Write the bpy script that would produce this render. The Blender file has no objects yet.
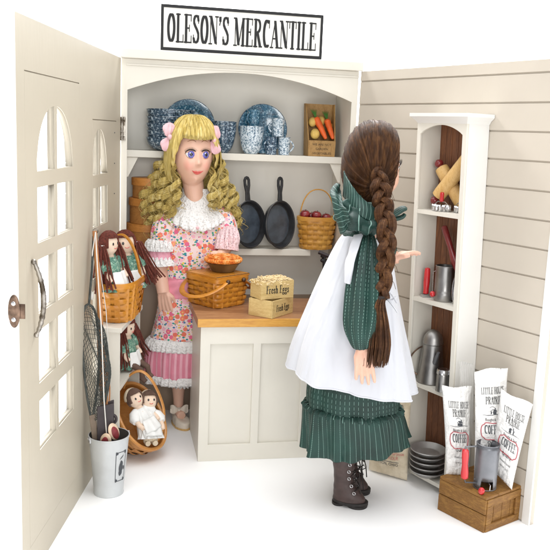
import bpy, bmesh, math, random
from mathutils import Vector as V, Matrix as MX
random.seed(7)
S = 0.34                      # everything is modelled with the cabinet 1 unit wide, then brought to real size (34 cm)
PI = math.pi
sc = bpy.context.scene
# ---------------------------------------------------------------- camera
CF, CY, CP, CR = 809.25, 0.20117, 0.172586, 0.040578
CO = V((-0.0307, -3.4273, 1.3111))
FW = V((math.sin(CY)*math.cos(CP), math.cos(CY)*math.cos(CP), -math.sin(CP)))
RT = V((math.cos(CY), -math.sin(CY), 0)); UP = RT.cross(FW)
RT, UP = math.cos(CR)*RT + math.sin(CR)*UP, -math.sin(CR)*RT + math.cos(CR)*UP
cd = bpy.data.cameras.new('camera'); cam = bpy.data.objects.new('camera', cd); sc.collection.objects.link(cam)
cam.matrix_world = MX.Translation(CO*S) @ MX((RT, UP, -FW)).transposed().to_4x4()
cd.sensor_width = 36; cd.lens = 36*CF/550; cd.clip_start = .01; cd.clip_end = 100
sc.camera = cam
# ---------------------------------------------------------------- white studio light
w = bpy.data.worlds.new("World"); sc.world = w; w.use_nodes = True
bg = w.node_tree.nodes['Background']; bg.inputs[0].default_value = (1, 1, 1, 1); bg.inputs[1].default_value = .78
def softbox(name, loc, target, size, power, col=(1, 1, 1)):
    l = bpy.data.lights.new(name, 'AREA'); l.shape = 'RECTANGLE'; l.size = size[0]*S; l.size_y = size[1]*S
    l.energy = power*S*S; l.color = col
    o = bpy.data.objects.new(name, l); sc.collection.objects.link(o); o.location = V(loc)*S
    o.rotation_euler = (V(target)-V(loc)).to_track_quat('-Z', 'Y').to_euler()
softbox('key_softbox', (.1, -5.9, 1.9), (.5, -.2, .8), (1.5, 1.3), 66, (1, .985, .96))
softbox('overhead_fill', (.7, -2.2, 7.0), (.6, -1.2, 0), (9, 7), 540, (.97, .985, 1))  # added lamp out of view, lifts the floor to white
softbox('backdrop_fill', (.5, 3.2, 6.5), (.5, 6.5, 1.0), (9, 2), 1300)  # added lamp above the frame, keeps the backdrop white
softbox('backdrop_floor_fill', (.5, 2.6, 5.2), (.5, 3.0, 0), (9, 2), 700)  # likewise added, whitens the floor behind the cabinet
vs = sc.view_settings; vs.view_transform = 'Standard'; vs.look = 'None'; vs.exposure = 0; vs.gamma = 1
sc.cycles.max_bounces = 8
# ---------------------------------------------------------------- helpers: pixels of the photograph to points at a real depth
def ray(u, v): return FW + RT*((u-275)/CF) - UP*((v-275)/CF)
def at(u, v, y): d = ray(u, v); return CO + d*((y-CO.y)/d.y)
def atz(u, v, z): d = ray(u, v); return CO + d*((z-CO.z)/d.z)
aL, aR, LL, LR, H = .2197, .3712, 1.258, 1.10, 1.588
dL = V((-math.sin(aL), -math.cos(aL), 0)); nL = V((math.cos(aL), -math.sin(aL), 0))
dR = V((math.sin(aR), -math.cos(aR), 0)); nR = V((-math.cos(aR), -math.sin(aR), 0)); OR = V((1, 0, 0))
ZZ = V((0, 0, 1))
def fL(t, n, z): return dL*t + nL*n + ZZ*z
def fR(t, n, z): return OR + dR*t + nR*n + ZZ*z
def f0(x, y, z): return V((x, y, z))
def atR(u, v, n=0): d = ray(u, v); return CO + d*((OR+nR*n-CO).dot(nR)/d.dot(nR))
def atL(u, v, n=0): d = ray(u, v); return CO + d*((nL*n-CO).dot(nL)/d.dot(nL))
def tzR(u, v, n=0): q = atR(u, v, n); return (q-OR).dot(dR), q.z
def T(loc, rz=0, rx=0, ry=0, s=1): return MX.Translation(V(loc)) @ MX.Rotation(rz, 4, 'Z') @ MX.Rotation(rx, 4, 'X') @ MX.Rotation(ry, 4, 'Y') @ MX.Scale(s, 4)
def Tv(loc, xa, ya, za): m = MX((V(xa), V(ya), V(za))).transposed().to_4x4(); m.translation = V(loc); return m
def lerp(a, b, t): return a+(b-a)*t
def interp(keys, t):           # smooth Catmull-Rom through a list of tuples, t 0..1
    n = len(keys)-1; x = min(max(t, 0), .99999)*n; i = int(x); f = x-i
    g = lambda k: keys[min(max(k, 0), n)]
    a, b, c, d = g(i-1), g(i), g(i+1), g(i+2)
    return [.5*((2*b[k]) + (-a[k]+c[k])*f + (2*a[k]-5*b[k]+4*c[k]-d[k])*f*f + (-a[k]+3*b[k]-3*c[k]+d[k])*f**3) for k in range(len(b))]
# ---------------------------------------------------------------- mesh builder
class B:
    def __init__(s): s.bm = bmesh.new(); s.uv = s.bm.loops.layers.uv.new('UVMap')
    def face(s, vs, uvs=None):
        try: f = s.bm.faces.new(vs)
        except ValueError: return
        if uvs:
            for l, q in zip(f.loops, uvs): l[s.uv].uv = q
    def hexa(s, p):            # 8 points: bottom 4 then top 4
        v = [s.bm.verts.new(q) for q in p]
        for f in ((3,2,1,0),(4,5,6,7),(0,1,5,4),(1,2,6,5),(2,3,7,6),(3,0,4,7)): s.face([v[i] for i in f], [(0,0),(1,0),(1,1),(0,1)])
        return s
    def box(s, a, b, fr=f0):
        (x0,y0,z0),(x1,y1,z1) = a, b
        return s.hexa([fr(*q) for q in ((x0,y0,z0),(x1,y0,z0),(x1,y1,z0),(x0,y1,z0),(x0,y0,z1),(x1,y0,z1),(x1,y1,z1),(x0,y1,z1))])
    def mbox(s, c, d, M):      # centred box under a matrix
        c = V(c); d = V(d)/2
        return s.box(c-d, c+d, lambda x, y, z: M @ V((x, y, z)))
    def surf(s, fn, nu, nv, cu=False, us=1, vs=1, capv=False):
        g = [[s.bm.verts.new(fn(i/nu, j/nv)) for i in range(nu if cu else nu+1)] for j in range(nv+1)]
        for j in range(nv):
            for i in range(nu):
                k = (i+1) % nu if cu else i+1
                s.face([g[j][i], g[j][k], g[j+1][k], g[j+1][i]], [(i/nu*us, j/nv*vs), ((i+1)/nu*us, j/nv*vs), ((i+1)/nu*us, (j+1)/nv*vs), (i/nu*us, (j+1)/nv*vs)])
        if capv and cu: s.face(g[0][::-1]); s.face(g[-1])
        return s
    def tube(s, pts, r, seg=8, flat=1, us=1, vs=1, upv=None, closed=False):
        pts = [V(q) for q in pts]; n = len(pts)
        rr = r if isinstance(r, (list, tuple)) else [r]*n
        up = V(upv) if upv else None; prev = None; rings = []
        for i, q in enumerate(pts):
            if closed: t = (pts[(i+1) % n]-pts[i-1])
            else: t = pts[min(i+1, n-1)]-pts[max(i-1, 0)]
            if t.length < 1e-9: t = V((0, 0, 1))
            t.normalize()
            if up: a = up - t*up.dot(t)
            elif prev: a = prev - t*prev.dot(t)
            else: a = (V((0,0,1)) if abs(t.z) < .9 else V((1,0,0))); a = a - t*a.dot(t)
            a.normalize(); prev = a; b = t.cross(a)
            rings.append([s.bm.verts.new(q + a*(rr[i]*flat*math.cos(2*PI*k/seg)) + b*(rr[i]*math.sin(2*PI*k/seg))) for k in range(seg)])
        m = n if closed else n-1
        for i in range(m):
            A, Bq = rings[i], rings[(i+1) % n]
            for k in range(seg):
                l = (k+1) % seg
                s.face([A[k], A[l], Bq[l], Bq[k]], [(k/seg*us, i/m*vs), ((k+1)/seg*us, i/m*vs), ((k+1)/seg*us, (i+1)/m*vs), (k/seg*us, (i+1)/m*vs)])
        if not closed: s.face(rings[0][::-1]); s.face(rings[-1])
        return s
    def lathe(s, prof, M=MX(), seg=32, us=1, cap=False):
        n = len(prof)-1
        fn = lambda u, v: M @ V((prof[round(v*n)][0]*math.cos(2*PI*u), prof[round(v*n)][0]*math.sin(2*PI*u), prof[round(v*n)][1]))
        return s.surf(fn, seg, n, True, us, 1, cap)
    def ell(s, c, r, M=MX(), seg=16):
        c = V(c); r = r if hasattr(r, '__len__') else (r, r, r)
        def fn(u, v):
            e = (v-.5)*PI*.998
            return M @ (c + V((r[0]*math.cos(e)*math.cos(2*PI*u), r[1]*math.cos(e)*math.sin(2*PI*u), r[2]*math.sin(e))))
        return s.surf(fn, seg, max(6, seg*2//3), True, capv=True)
    def prism(s, poly, fr, d):  # poly in (a,b), fr(a,b,depth)
        a = [s.bm.verts.new(fr(x, y, 0)) for x, y in poly]; b = [s.bm.verts.new(fr(x, y, d)) for x, y in poly]
        s.face(a[::-1]); s.face(b); n = len(poly)
        for i in range(n): s.face([a[i], a[(i+1) % n], b[(i+1) % n], b[i]])
        return s
def link(name, me, mt, parent=None, loc=None, smooth=True, bevel=0, solid=0, label=None, subsurf=0, ang=40):
    o = bpy.data.objects.new(name, me); sc.collection.objects.link(o)
    org = V(ORG.get(parent.name, (0, 0, 0))) if parent else V(loc or (0, 0, 0))
    me.transform(MX.Translation(-org))
    if parent: o.parent = parent
    else: o.location = org
    ORG[o.name] = tuple(org)
    if mt: me.materials.clear(); me.materials.append(mt)
    if smooth: me.shade_smooth(); me.set_sharp_from_angle(angle=math.radians(ang))
    if solid: m = o.modifiers.new('thick', 'SOLIDIFY'); m.thickness = solid; m.offset = 0
    if bevel: m = o.modifiers.new('bevel', 'BEVEL'); m.width = bevel; m.segments = 2; m.limit_method = 'ANGLE'; m.angle_limit = math.radians(50)
    if subsurf: m = o.modifiers.new('sub', 'SUBSURF'); m.levels = m.render_levels = subsurf
    if label: o['label'] = label
    return o
ORG = {}
def fin(b, name, mt, parent=None, merge=True, **k):
    if merge: bmesh.ops.remove_doubles(b.bm, verts=b.bm.verts, dist=1e-6)
    bmesh.ops.recalc_face_normals(b.bm, faces=b.bm.faces)
    me = bpy.data.meshes.new(name); b.bm.to_mesh(me); b.bm.free()
    return link(name, me, mt, parent, **k)
def thing(name, label, cat, loc, group=None):
    o = bpy.data.objects.new(name, None); sc.collection.objects.link(o); o.location = V(loc); o.empty_display_size = .02
    ORG[o.name] = tuple(V(loc)); o['label'] = label; o['category'] = cat
    if group: o['group'] = group
    return o
def tag(o, label, cat, group=None):
    o['label'] = label; o['category'] = cat
    if group: o['group'] = group
    return o
def dup(root, loc, rz=0, label=None):
    def cp(o, par):
        c = o.copy(); sc.collection.objects.link(c); c.parent = par
        for ch in [x for x in sc.objects if x.parent == o]: cp(ch, c)
        return c
    r = cp(root, None); r.location = V(loc); r.rotation_euler = (0, 0, rz)
    if label: r['label'] = label
    return r
def holes(name, outer, inner, fr, th, mt, parent, bevel=0):      # a flat board with openings cut through it
    cu = bpy.data.curves.new(name, 'CURVE'); cu.dimensions = '2D'; cu.fill_mode = 'BOTH'; cu.extrude = th/2
    for poly in [outer]+inner:
        sp = cu.splines.new('POLY'); sp.points.add(len(poly)-1); sp.use_cyclic_u = True
        for i, (x, y) in enumerate(poly): sp.points[i].co = (x, y, 0, 1)
    o = bpy.data.objects.new(name, cu); sc.collection.objects.link(o)
    bpy.context.view_layer.update()
    me = bpy.data.meshes.new_from_object(o.evaluated_get(bpy.context.evaluated_depsgraph_get()))
    bpy.data.objects.remove(o); bpy.data.curves.remove(cu)
    for v in me.vertices: v.co = fr(v.co.x, v.co.y, v.co.z+th/2)
    bm = bmesh.new(); bm.from_mesh(me); bmesh.ops.remove_doubles(bm, verts=bm.verts, dist=1e-6); bmesh.ops.recalc_face_normals(bm, faces=bm.faces); bm.to_mesh(me); bm.free()
    return link(name, me, mt, parent, bevel=bevel, smooth=False)
# ---------------------------------------------------------------- materials
def hexc(h): return tuple(((int(h[i:i+2], 16)/255) ** 2.2) for i in (0, 2, 4))
class M_:
    def __init__(s, name, col, rough=.5, metal=0, spec=.5, coat=0, sheen=0, trans=0, alpha=1):
        s.m = bpy.data.materials.new(name); s.m.use_nodes = True; s.n = s.m.node_tree.nodes; s.l = s.m.node_tree.links
        s.b = s.n['Principled BSDF']; i = s.b.inputs
        if isinstance(col, str): col = hexc(col)
        s.col = col; i['Base Color'].default_value = (*col, 1); i['Roughness'].default_value = rough; i['Metallic'].default_value = metal
        i['Specular IOR Level'].default_value = spec; i['Coat Weight'].default_value = coat; i['Sheen Weight'].default_value = sheen
        i['Transmission Weight'].default_value = trans; i['Alpha'].default_value = alpha; s.out = None
    def new(s, t, **k):
        n = s.n.new(t)
        for a, b in k.items(): setattr(n, a, b)
        return n
    def coords(s, kind, scale=(1, 1, 1), rot=(0, 0, 0)):
        tc = s.new('ShaderNodeTexCoord'); mp = s.new('ShaderNodeMapping'); mp.inputs['Scale'].default_value = scale; mp.inputs['Rotation'].default_value = rot
        s.l.new(tc.outputs[kind], mp.inputs[0]); return mp.outputs[0]
    def noise(s, scale, kind='Object', stretch=(1, 1, 1), detail=4, rough=.55, dist=0):
        n = s.new('ShaderNodeTexNoise'); n.inputs['Scale'].default_value = scale; n.inputs['Detail'].default_value = detail; n.inputs['Roughness'].default_value = rough; n.inputs['Distortion'].default_value = dist
        s.l.new(s.coords(kind, stretch), n.inputs['Vector']); return n.outputs[0]
    def voro(s, scale, kind='Object', stretch=(1, 1, 1), feature='F1'):
        n = s.new('ShaderNodeTexVoronoi', feature=feature); n.inputs['Scale'].default_value = scale
        s.l.new(s.coords(kind, stretch), n.inputs['Vector']); return n
    def ramp(s, f, stops, const=False):
        r = s.new('ShaderNodeValToRGB'); cr = r.color_ramp
        if const: cr.interpolation = 'CONSTANT'
        while len(cr.elements) < len(stops): cr.elements.new(.5)
        for e, (p, c) in zip(cr.elements, stops):
            if isinstance(c, str): c = hexc(c)
            if not hasattr(c, '__len__'): c = (c, c, c)
            e.position = p; e.color = (*c, 1)
        s.l.new(f, r.inputs[0]); return r.outputs[0]
    def mix(s, fac, a, b, mode='MIX'):
        n = s.new('ShaderNodeMix', data_type='RGBA', blend_type=mode)
        for sock, v in ((n.inputs[0], fac), (n.inputs[6], a), (n.inputs[7], b)):
            if isinstance(v, str): v = hexc(v)
            if hasattr(v, 'links'): s.l.new(v, sock)
            elif hasattr(v, '__len__'): sock.default_value = (*v, 1)
            else: sock.default_value = v
        return n.outputs[2]
    def math(s, op, a, b=0, c=0):
        n = s.new('ShaderNodeMath', operation=op)
        for i, v in enumerate((a, b, c)):
            if hasattr(v, 'links'): s.l.new(v, n.inputs[i])
            elif i < len(n.inputs): n.inputs[i].default_value = v
        return n.outputs[0]
    def base(s, c): s.l.new(c, s.b.inputs['Base Color']); s.out = c; return s
    def rough(s, f): s.l.new(f, s.b.inputs['Roughness']); return s
    def bump(s, h, st=.3, dist=.002):
        n = s.new('ShaderNodeBump'); n.inputs['Strength'].default_value = st; n.inputs['Distance'].default_value = dist
        s.l.new(h, n.inputs['Height']); s.l.new(n.outputs[0], s.b.inputs['Normal']); return s
    def vary(s, scale=6, amt=.08, kind='Object', stretch=(1, 1, 1), bump=0, dist=.001):
        nz = s.noise(scale, kind, stretch); lo = tuple(c*(1-amt) for c in s.col); hi = tuple(min(1, c*(1+amt)) for c in s.col)
        s.base(s.ramp(nz, [(.3, lo), (.7, hi)]))
        if bump: s.bump(nz, bump, dist)
        return s
m = {}
def simple(key, col, rough=.5, scale=8, amt=.06, bump=0, **k):
    m[key] = M_(key, col, rough, **k).vary(scale, amt, bump=bump).m
PAINT = (.715, .685, .61)
def paint(key, col, rough=.42):
    x = M_(key, col, rough, spec=.4); x.vary(3.5, .035)
    x.bump(x.noise(55, stretch=(1, 1, .25)), .12, .0015); m[key] = x.m
paint('cream_paint', PAINT); paint('clapboard_paint', (.53, .475, .40)); paint('door_paint', (.50, .45, .36)); paint('interior_paint', (.78, .76, .70)); paint('brown_back_shade', (.36, .27, .20)); paint('white_paint', (.76, .75, .72))
def wood(key, c1, c2, scale=14, st=(1, 8, 8), rough=.45, bump=.25, coat=0, planks=None, kind='Object'):
    x = M_(key, c1, rough, coat=coat); n = x.noise(scale, kind, st, 6, .6, .6); f = x.noise(scale*9, kind, st, 2)
    c = x.ramp(n, [(.3, c2), (.52, c1), (.75, c2)]); c = x.mix(.18, c, x.ramp(f, [(.3, (0, 0, 0)), (.7, (1, 1, 1))]), 'SOFT_LIGHT')
    if planks:
        v = x.voro(1, kind, planks); c = x.mix(.45, c, x.ramp(x.math('MULTIPLY', v.outputs['Color'], 1), [(.1, .25), (.9, .8)]), 'SOFT_LIGHT')
    x.base(c); x.bump(n, bump, .0015); m[key] = x.m
wood('counter_wood', '94674A', 'B48960', 5, (1.5, 14, 14), .38, planks=(.6, 16, .01))
wood('counter_edge_wood', 'D09A48', 'BD8238', 5, (1.2, 14, 14), .35)
wood('back_board_wood', '6B4530', '8A5A3A', 8, (6, 6, .8), .5)
wood('crate_wood', '7A5427', '9C7238', 9, (2, 2, 8), .65, .5)
wood('hatbox_wood', 'A8743C', '8C5C2C', 9, (3, 3, 7), .55)
wood('hatbox_lid_wood', 'B97B3A', 'A0662C', 9, (3, 3, 7), .5)
wood('pale_wood', 'D3AE72', 'C09656', 10, (8, 8, 2), .5)
wood('rod_wood', 'B97F4F', '96603A', 10, (8, 8, 1), .45)
wood('egg_crate_wood', 'D0B57C', 'BE9F63', 7, (2, 2, 8), .6)
wood('bin_wood', 'A98552', '8E6B3C', 7, (6, 6, 2), .6)
def basket(key, c1, c2, c3):
    x = M_(key, c1, .38, coat=.15); n = x.noise(30, stretch=(1, 1, 6)); v = x.noise(9, detail=2)
    x.base(x.mix(.5, x.ramp(n, [(.3, c1), (.7, c2)]), x.ramp(v, [(.3, c3), (.7, c2)]))); x.bump(n, .3, .001); m[key] = x.m
basket('honey_splint', 'B9741F', 'D89438', '8E5214'); basket('light_splint', 'C98C36', 'DCA650', 'A4681F'); basket('ginger_splint', 'BE7E3E', 'D59A58', '9C5F2A')
def enamel(key, c_dark, c_mid, c_light, sc_=115, th=.55):
    x = M_(key, c_mid, .16, spec=.6, coat=.4); n = x.noise(sc_, detail=3, rough=.7, dist=.7)
    x.base(x.ramp(n, [(.36, c_dark), (.47, c_mid), (th, c_mid), (th+.07, c_light)])); m[key] = x.m
enamel('blue_enamel', '16394D', '3C6E8A', 'A3C4D3'); enamel('navy_enamel', '1C2C3C', '3C566C', 'B3C3CF', 105, .53); enamel('pale_enamel', '33506A', '7D97A9', 'D5E0E8', 115, .46)
simple('cast_iron', (.022, .023, .026), .38, 60, .3, .3, spec=.5)
simple('iron_inside', (.06, .075, .095), .25, 14, .5, spec=.7)
x = M_('pewter', (.35, .34, .33), .36, metal=1); n = x.noise(12, detail=5); x.base(x.ramp(n, [(.3, (.27, .265, .26)), (.7, (.42, .41, .40))])); x.rough(x.ramp(n, [(.3, .28), (.7, .5)])); m['pewter'] = x.m
x = M_('plate_pewter', (.46, .455, .44), .42, metal=.75); n = x.noise(12, detail=5); x.base(x.ramp(n, [(.3, (.36, .355, .345)), (.7, (.56, .55, .54))])); m['plate_pewter'] = x.m
x = M_('dull_tin', (.22, .225, .24), .45, metal=.8); n = x.noise(9, detail=5); x.base(x.ramp(n, [(.3, (.16, .165, .18)), (.7, (.3, .305, .32))])); x.rough(x.ramp(n, [(.3, .35), (.7, .6)])); m['dull_tin'] = x.m
x = M_('bright_tin', (.6, .6, .61), .25, metal=1); n = x.noise(15, detail=5); x.rough(x.ramp(n, [(.3, .16), (.7, .38)])); m['bright_tin'] = x.m
x = M_('aged_steel', (.3, .27, .24), .4, metal=1); n = x.noise(40, detail=5); x.base(x.ramp(n, [(.35, (.1, .08, .06)), (.6, (.42, .39, .35))])); m['aged_steel'] = x.m
x = M_('bronze', (.16, .1, .07), .4, metal=.8); n = x.noise(40); x.base(x.ramp(n, [(.35, (.08, .05, .035)), (.65, (.26, .17, .12))])); m['bronze'] = x.m
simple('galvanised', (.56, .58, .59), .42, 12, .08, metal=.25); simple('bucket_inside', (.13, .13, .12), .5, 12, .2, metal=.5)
simple('red_paint', (.56, .02, .025), .25, 20, .15, coat=.4); simple('dark_red_paint', (.18, .014, .016), .3, 20, .2, coat=.4)
simple('black_ink', (.012, .012, .013), .7); simple('grey_ink', (.06, .065, .075), .7); simple('red_ink', (.45, .04, .06), .7); simple('blue_ink', (.10, .12, .36), .8, 30, .4); simple('brown_ink', (.05, .03, .015), .7); simple('pale_red_ink', (.55, .16, .15), .8)
simple('sign_board', (.80, .79, .74), .45, 5, .04)
x = M_('skin', (.68, .40, .295), .42, spec=.4); x.vary(4, .05); x.b.inputs['Subsurface Weight'].default_value = .12; x.b.inputs['Subsurface Scale'].default_value = .004; x.b.inputs['Subsurface Radius'].default_value = (1, .4, .25); m['skin'] = x.m
def skin_with_blush(key, spots, r=.034):
    x = M_(key, (.76, .475, .36), .38, spec=.45); x.vary(4, .05); x.b.inputs['Subsurface Weight'].default_value = .12; x.b.inputs['Subsurface Scale'].default_value = .004; x.b.inputs['Subsurface Radius'].default_value = (1, .4, .25); c = x.out
    for p in spots:
        tc = x.new('ShaderNodeTexCoord'); d = x.new('ShaderNodeVectorMath', operation='DISTANCE'); x.l.new(tc.outputs['Object'], d.inputs[0]); d.inputs[1].default_value = p
        mr = x.new('ShaderNodeMapRange', interpolation_type='SMOOTHSTEP'); mr.inputs[1].default_value = r; mr.inputs[2].default_value = r*.15; mr.inputs[3].default_value = 0; mr.inputs[4].default_value = .42; x.l.new(d.outputs['Value'], mr.inputs[0])
        c = x.mix(mr.outputs[0], c, (.74, .24, .19))
    x.base(c); m[key] = x.m
simple('lip', (.66, .13, .11), .35); simple('blush', (.62, .3, .22), .5); simple('brow', (.34, .17, .08), .7)
simple('eye_white', (.85, .86, .88), .08, coat=1); simple('pupil', (.004, .004, .006), .05, coat=1); simple('lash', (.012, .008, .006), .6); simple('glint', (1, 1, 1), .1)
x = M_('iris_blue', (.06, .07, .42), .1, coat=1); x.base(x.ramp(x.noise(260), [(.35, (.03, .035, .25)), (.65, (.22, .2, .66))])); m['iris_blue'] = x.m
x = M_('iris_brown', (.1, .04, .015), .1, coat=1); x.vary(200, .4); m['iris_brown'] = x.m
def hair(key, c1, c2, c3, u=90, v=1.5, rough=.42):
    x = M_(key, c2, rough, spec=.25); n = x.noise(1, 'UV', (u, v, 1), 5, .7, .4); n2 = x.noise(1, 'UV', (u*.22, v*.7, 1), 2)
    n3 = x.noise(75, 'Object', (1, 1, .22), 3, .6); x.base(x.mix(.55, x.mix(.45, x.ramp(n, [(.3, c1), (.5, c2), (.72, c3)]), x.ramp(n2, [(.35, c1), (.65, c3)])), x.ramp(n3, [(.32, c1), (.5, c2), (.68, c3)]))); x.bump(n, .7, .0022)
    x.b.inputs['Anisotropic'].default_value = .5; m[key] = x.m
hair('blonde_hair', '96803E', 'D3B762', 'F3E2A2'); hair('blonde_curl', '8F7836', 'D3B762', 'F5E6AC', 12, 8); hair('brown_hair', '24150B', '452B1A', '75502F', 120); hair('brown_strand', '24150B', '4A2E1C', '7E5838', 8, 6)
simple('yarn', (.115, .024, .014), .9, 140, .5, .6); simple('yarn_brown', (.055, .026, .016), .9, 140, .4, .6)
def floral(key, ground, petals, s=1.0):
    x = M_(key, ground, .75, sheen=.2); c = x.mix(0, ground, ground)
    a = x.voro(26*s); leaf = x.voro(44*s, stretch=(1, 1, 1.4)); dot = x.voro(62*s)
    def lay(c, vo, r, pal, off):
        sep = x.new('ShaderNodeSeparateColor'); x.l.new(vo.outputs['Color'], sep.inputs[0])
        col = x.ramp(sep.outputs[off % 3], [(i/len(pal), q) for i, q in enumerate(pal)], True)
        wob = x.noise(150*s, detail=1); d = x.math('ADD', vo.outputs['Distance'], x.math('MULTIPLY', wob, .12))
        keep = x.math('MULTIPLY', x.math('LESS_THAN', d, r), x.math('GREATER_THAN', sep.outputs[(off+1) % 3], .06))
        return x.mix(keep, c, col)
    c = lay(c, leaf, .45, petals[1], 0); c = lay(c, dot, .32, petals[2], 1); c = lay(c, a, .50, petals[0], 2)
    core = x.math('LESS_THAN', a.outputs['Distance'], .13); c = x.mix(x.math('MULTIPLY', core, .8), c, petals[3])
    x.base(c); x.bump(x.noise(200), .15, .0006); m[key] = x.m
floral('floral_cotton', 'E9D3D2', [['E0705C', 'EC9A7E', 'DB6688', 'EBB0C0', 'E67C66'], ['2F8C93', '3A6FA0', '7FA64E', 'E9C24A', '3E9A86'], ['D2477A', 'E7B43E', '6D5AA8', 'EFA0AE'], 'F3C46A'], 1.5)
floral('green_print', '5F8A78', [['4A7566', '86A893', '95B3A0', '6A8E7C'], ['3E6658', 'A9BFA4', '5B8070'], ['B9C6AC', '456A5C', '8FAE98'], '9DB8A6'], 3.2)
def stripes(key, ground, line, n, wid, dash=0, vary=.1, rough=.6, axis=0, sheen=.2):
    x = M_(key, ground, rough, sheen=sheen); uv = x.new('ShaderNodeSeparateXYZ'); x.l.new(x.coords('UV'), uv.inputs[0])
    f = x.math('FRACT', x.math('MULTIPLY', uv.outputs[axis], n)); k = x.math('LESS_THAN', f, wid)
    if dash:
        g = x.math('FRACT', x.math('MULTIPLY', uv.outputs[1-axis], dash)); k = x.math('MULTIPLY', k, x.math('LESS_THAN', g, .62))
    nz = x.noise(9); gr = tuple(c*(1-vary) for c in hexc(ground)) ; g2 = tuple(c*(1+vary) for c in hexc(ground))
    x.base(x.mix(x.math('MULTIPLY', k, .8), x.ramp(nz, [(.3, gr), (.7, g2)]), line)); x.bump(x.noise(14, detail=5), .35, .006); m[key] = x.m
for nm, n, d in (('green_skirt', 66, 34), ('green_sleeve', 24, 40), ('green_bonnet', 13, 0), ('green_body', 34, 20)):
    stripes(nm+'_stripe', '0A332C', '86A99E', n, .07, d, .4, sheen=.04)
stripes('pink_satin', 'DD8399', 'EBAFBE', 46, .4, 0, .12, .35)
simple('pink_sash', (.75, .28, .36), .4, 20, .12, .3); simple('pink_bow', (.80, .50, .54), .5, 30, .1, .2)
def lace(key, col):
    x = M_(key, col, .85, sheen=.3); v = x.voro(120); x.base(x.ramp(v.outputs['Distance'], [(.0, tuple(c*.72 for c in col)), (.35, col)])); x.bump(v.outputs['Distance'], .8, .002); v2 = x.voro(120); x.l.new(x.math('GREATER_THAN', v2.outputs['Distance'], .13), x.b.inputs['Alpha']); m[key] = x.m
lace('white_lace', (.86, .85, .84)); lace('pink_lace', (.84, .62, .64)); simple('pink_trim', (.8, .38, .48), .6, 30, .1, .3)
x = M_('apron_cotton', (.56, .57, .61), .8, sheen=.3); x.vary(5, .03); x.bump(x.noise(6, stretch=(1, 1, .22), detail=3, dist=.5), .35, .03); m['apron_cotton'] = x.m
simple('doll_white_cloth', (.8, .8, .78), .85, 30, .06, .4); simple('doll_cream_cloth', (.74, .62, .46), .85, 60, .1, .4); simple('doll_face_cloth', (.8, .62, .48), .85, 60, .06, .3); simple('doll_brown_cloth', (.12, .07, .05), .85, 60, .15, .4)
simple('cream_leather', (.74, .66, .56), .4, 30, .06, .2); simple('boot_leather', (.06, .036, .032), .5, 40, .25, .4); simple('boot_sole', (.018, .015, .014), .6, 50, .3, .5); simple('lace_cord', (.02, .014, .012), .8)
simple('slate', (.04, .03, .033), .55, 20, .2); simple('brown_board', (.2, .15, .11), .7, 30, .15); simple('fish_pink', (.22, .03, .035), .45, 50, .3); simple('fish_cream', (.66, .5, .36), .5, 30, .1)
simple('twine', (.7, .68, .64), .8); simple('net_cord', (.05, .055, .05), .8, 60, .4); simple('straw', (.78, .62, .36), .8, 60, .2); 
x = M_('pie_crust', (.75, .3, .06), .5); n = x.noise(45, detail=6); x.base(x.ramp(n, [(.32, 'C9561A'), (.5, 'E58A35'), (.68, 'F6CD8E')])); x.bump(n, .8, .005); m['pie_crust'] = x.m
simple('carrot', (.85, .14, .025), .4, 30, .12, .2); simple('potato', (.68, .46, .12), .6, 30, .2, .3); simple('leaf', (.06, .2, .03), .6, 40, .3)
x = M_('apple_skin', (.22, .012, .018), .22, coat=.5); x.base(x.ramp(x.noise(22), [(.35, (.10, .006, .010)), (.7, (.36, .03, .035))])); m['apple_skin'] = x.m
x = M_('sack_cloth', (.72, .62, .46), .9, sheen=.3); n = x.noise(14, detail=6); x.base(x.ramp(n, [(.3, (.52, .43, .29)), (.6, (.72, .63, .48))])); x.bump(x.noise(120), .5, .002); m['sack_cloth'] = x.m
x = M_('coffee_bag_cloth', (.80, .79, .77), .75, sheen=.2); x.vary(6, .04); x.bump(x.noise(16, detail=5), .7, .015); m['coffee_bag_cloth'] = x.m
x = M_('cellophane', (.9, .9, .88), .15, trans=.6, alpha=.45); m['cellophane'] = x.m
simple('floor_white', (.96, .96, .96), .9, 3, .005)
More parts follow.
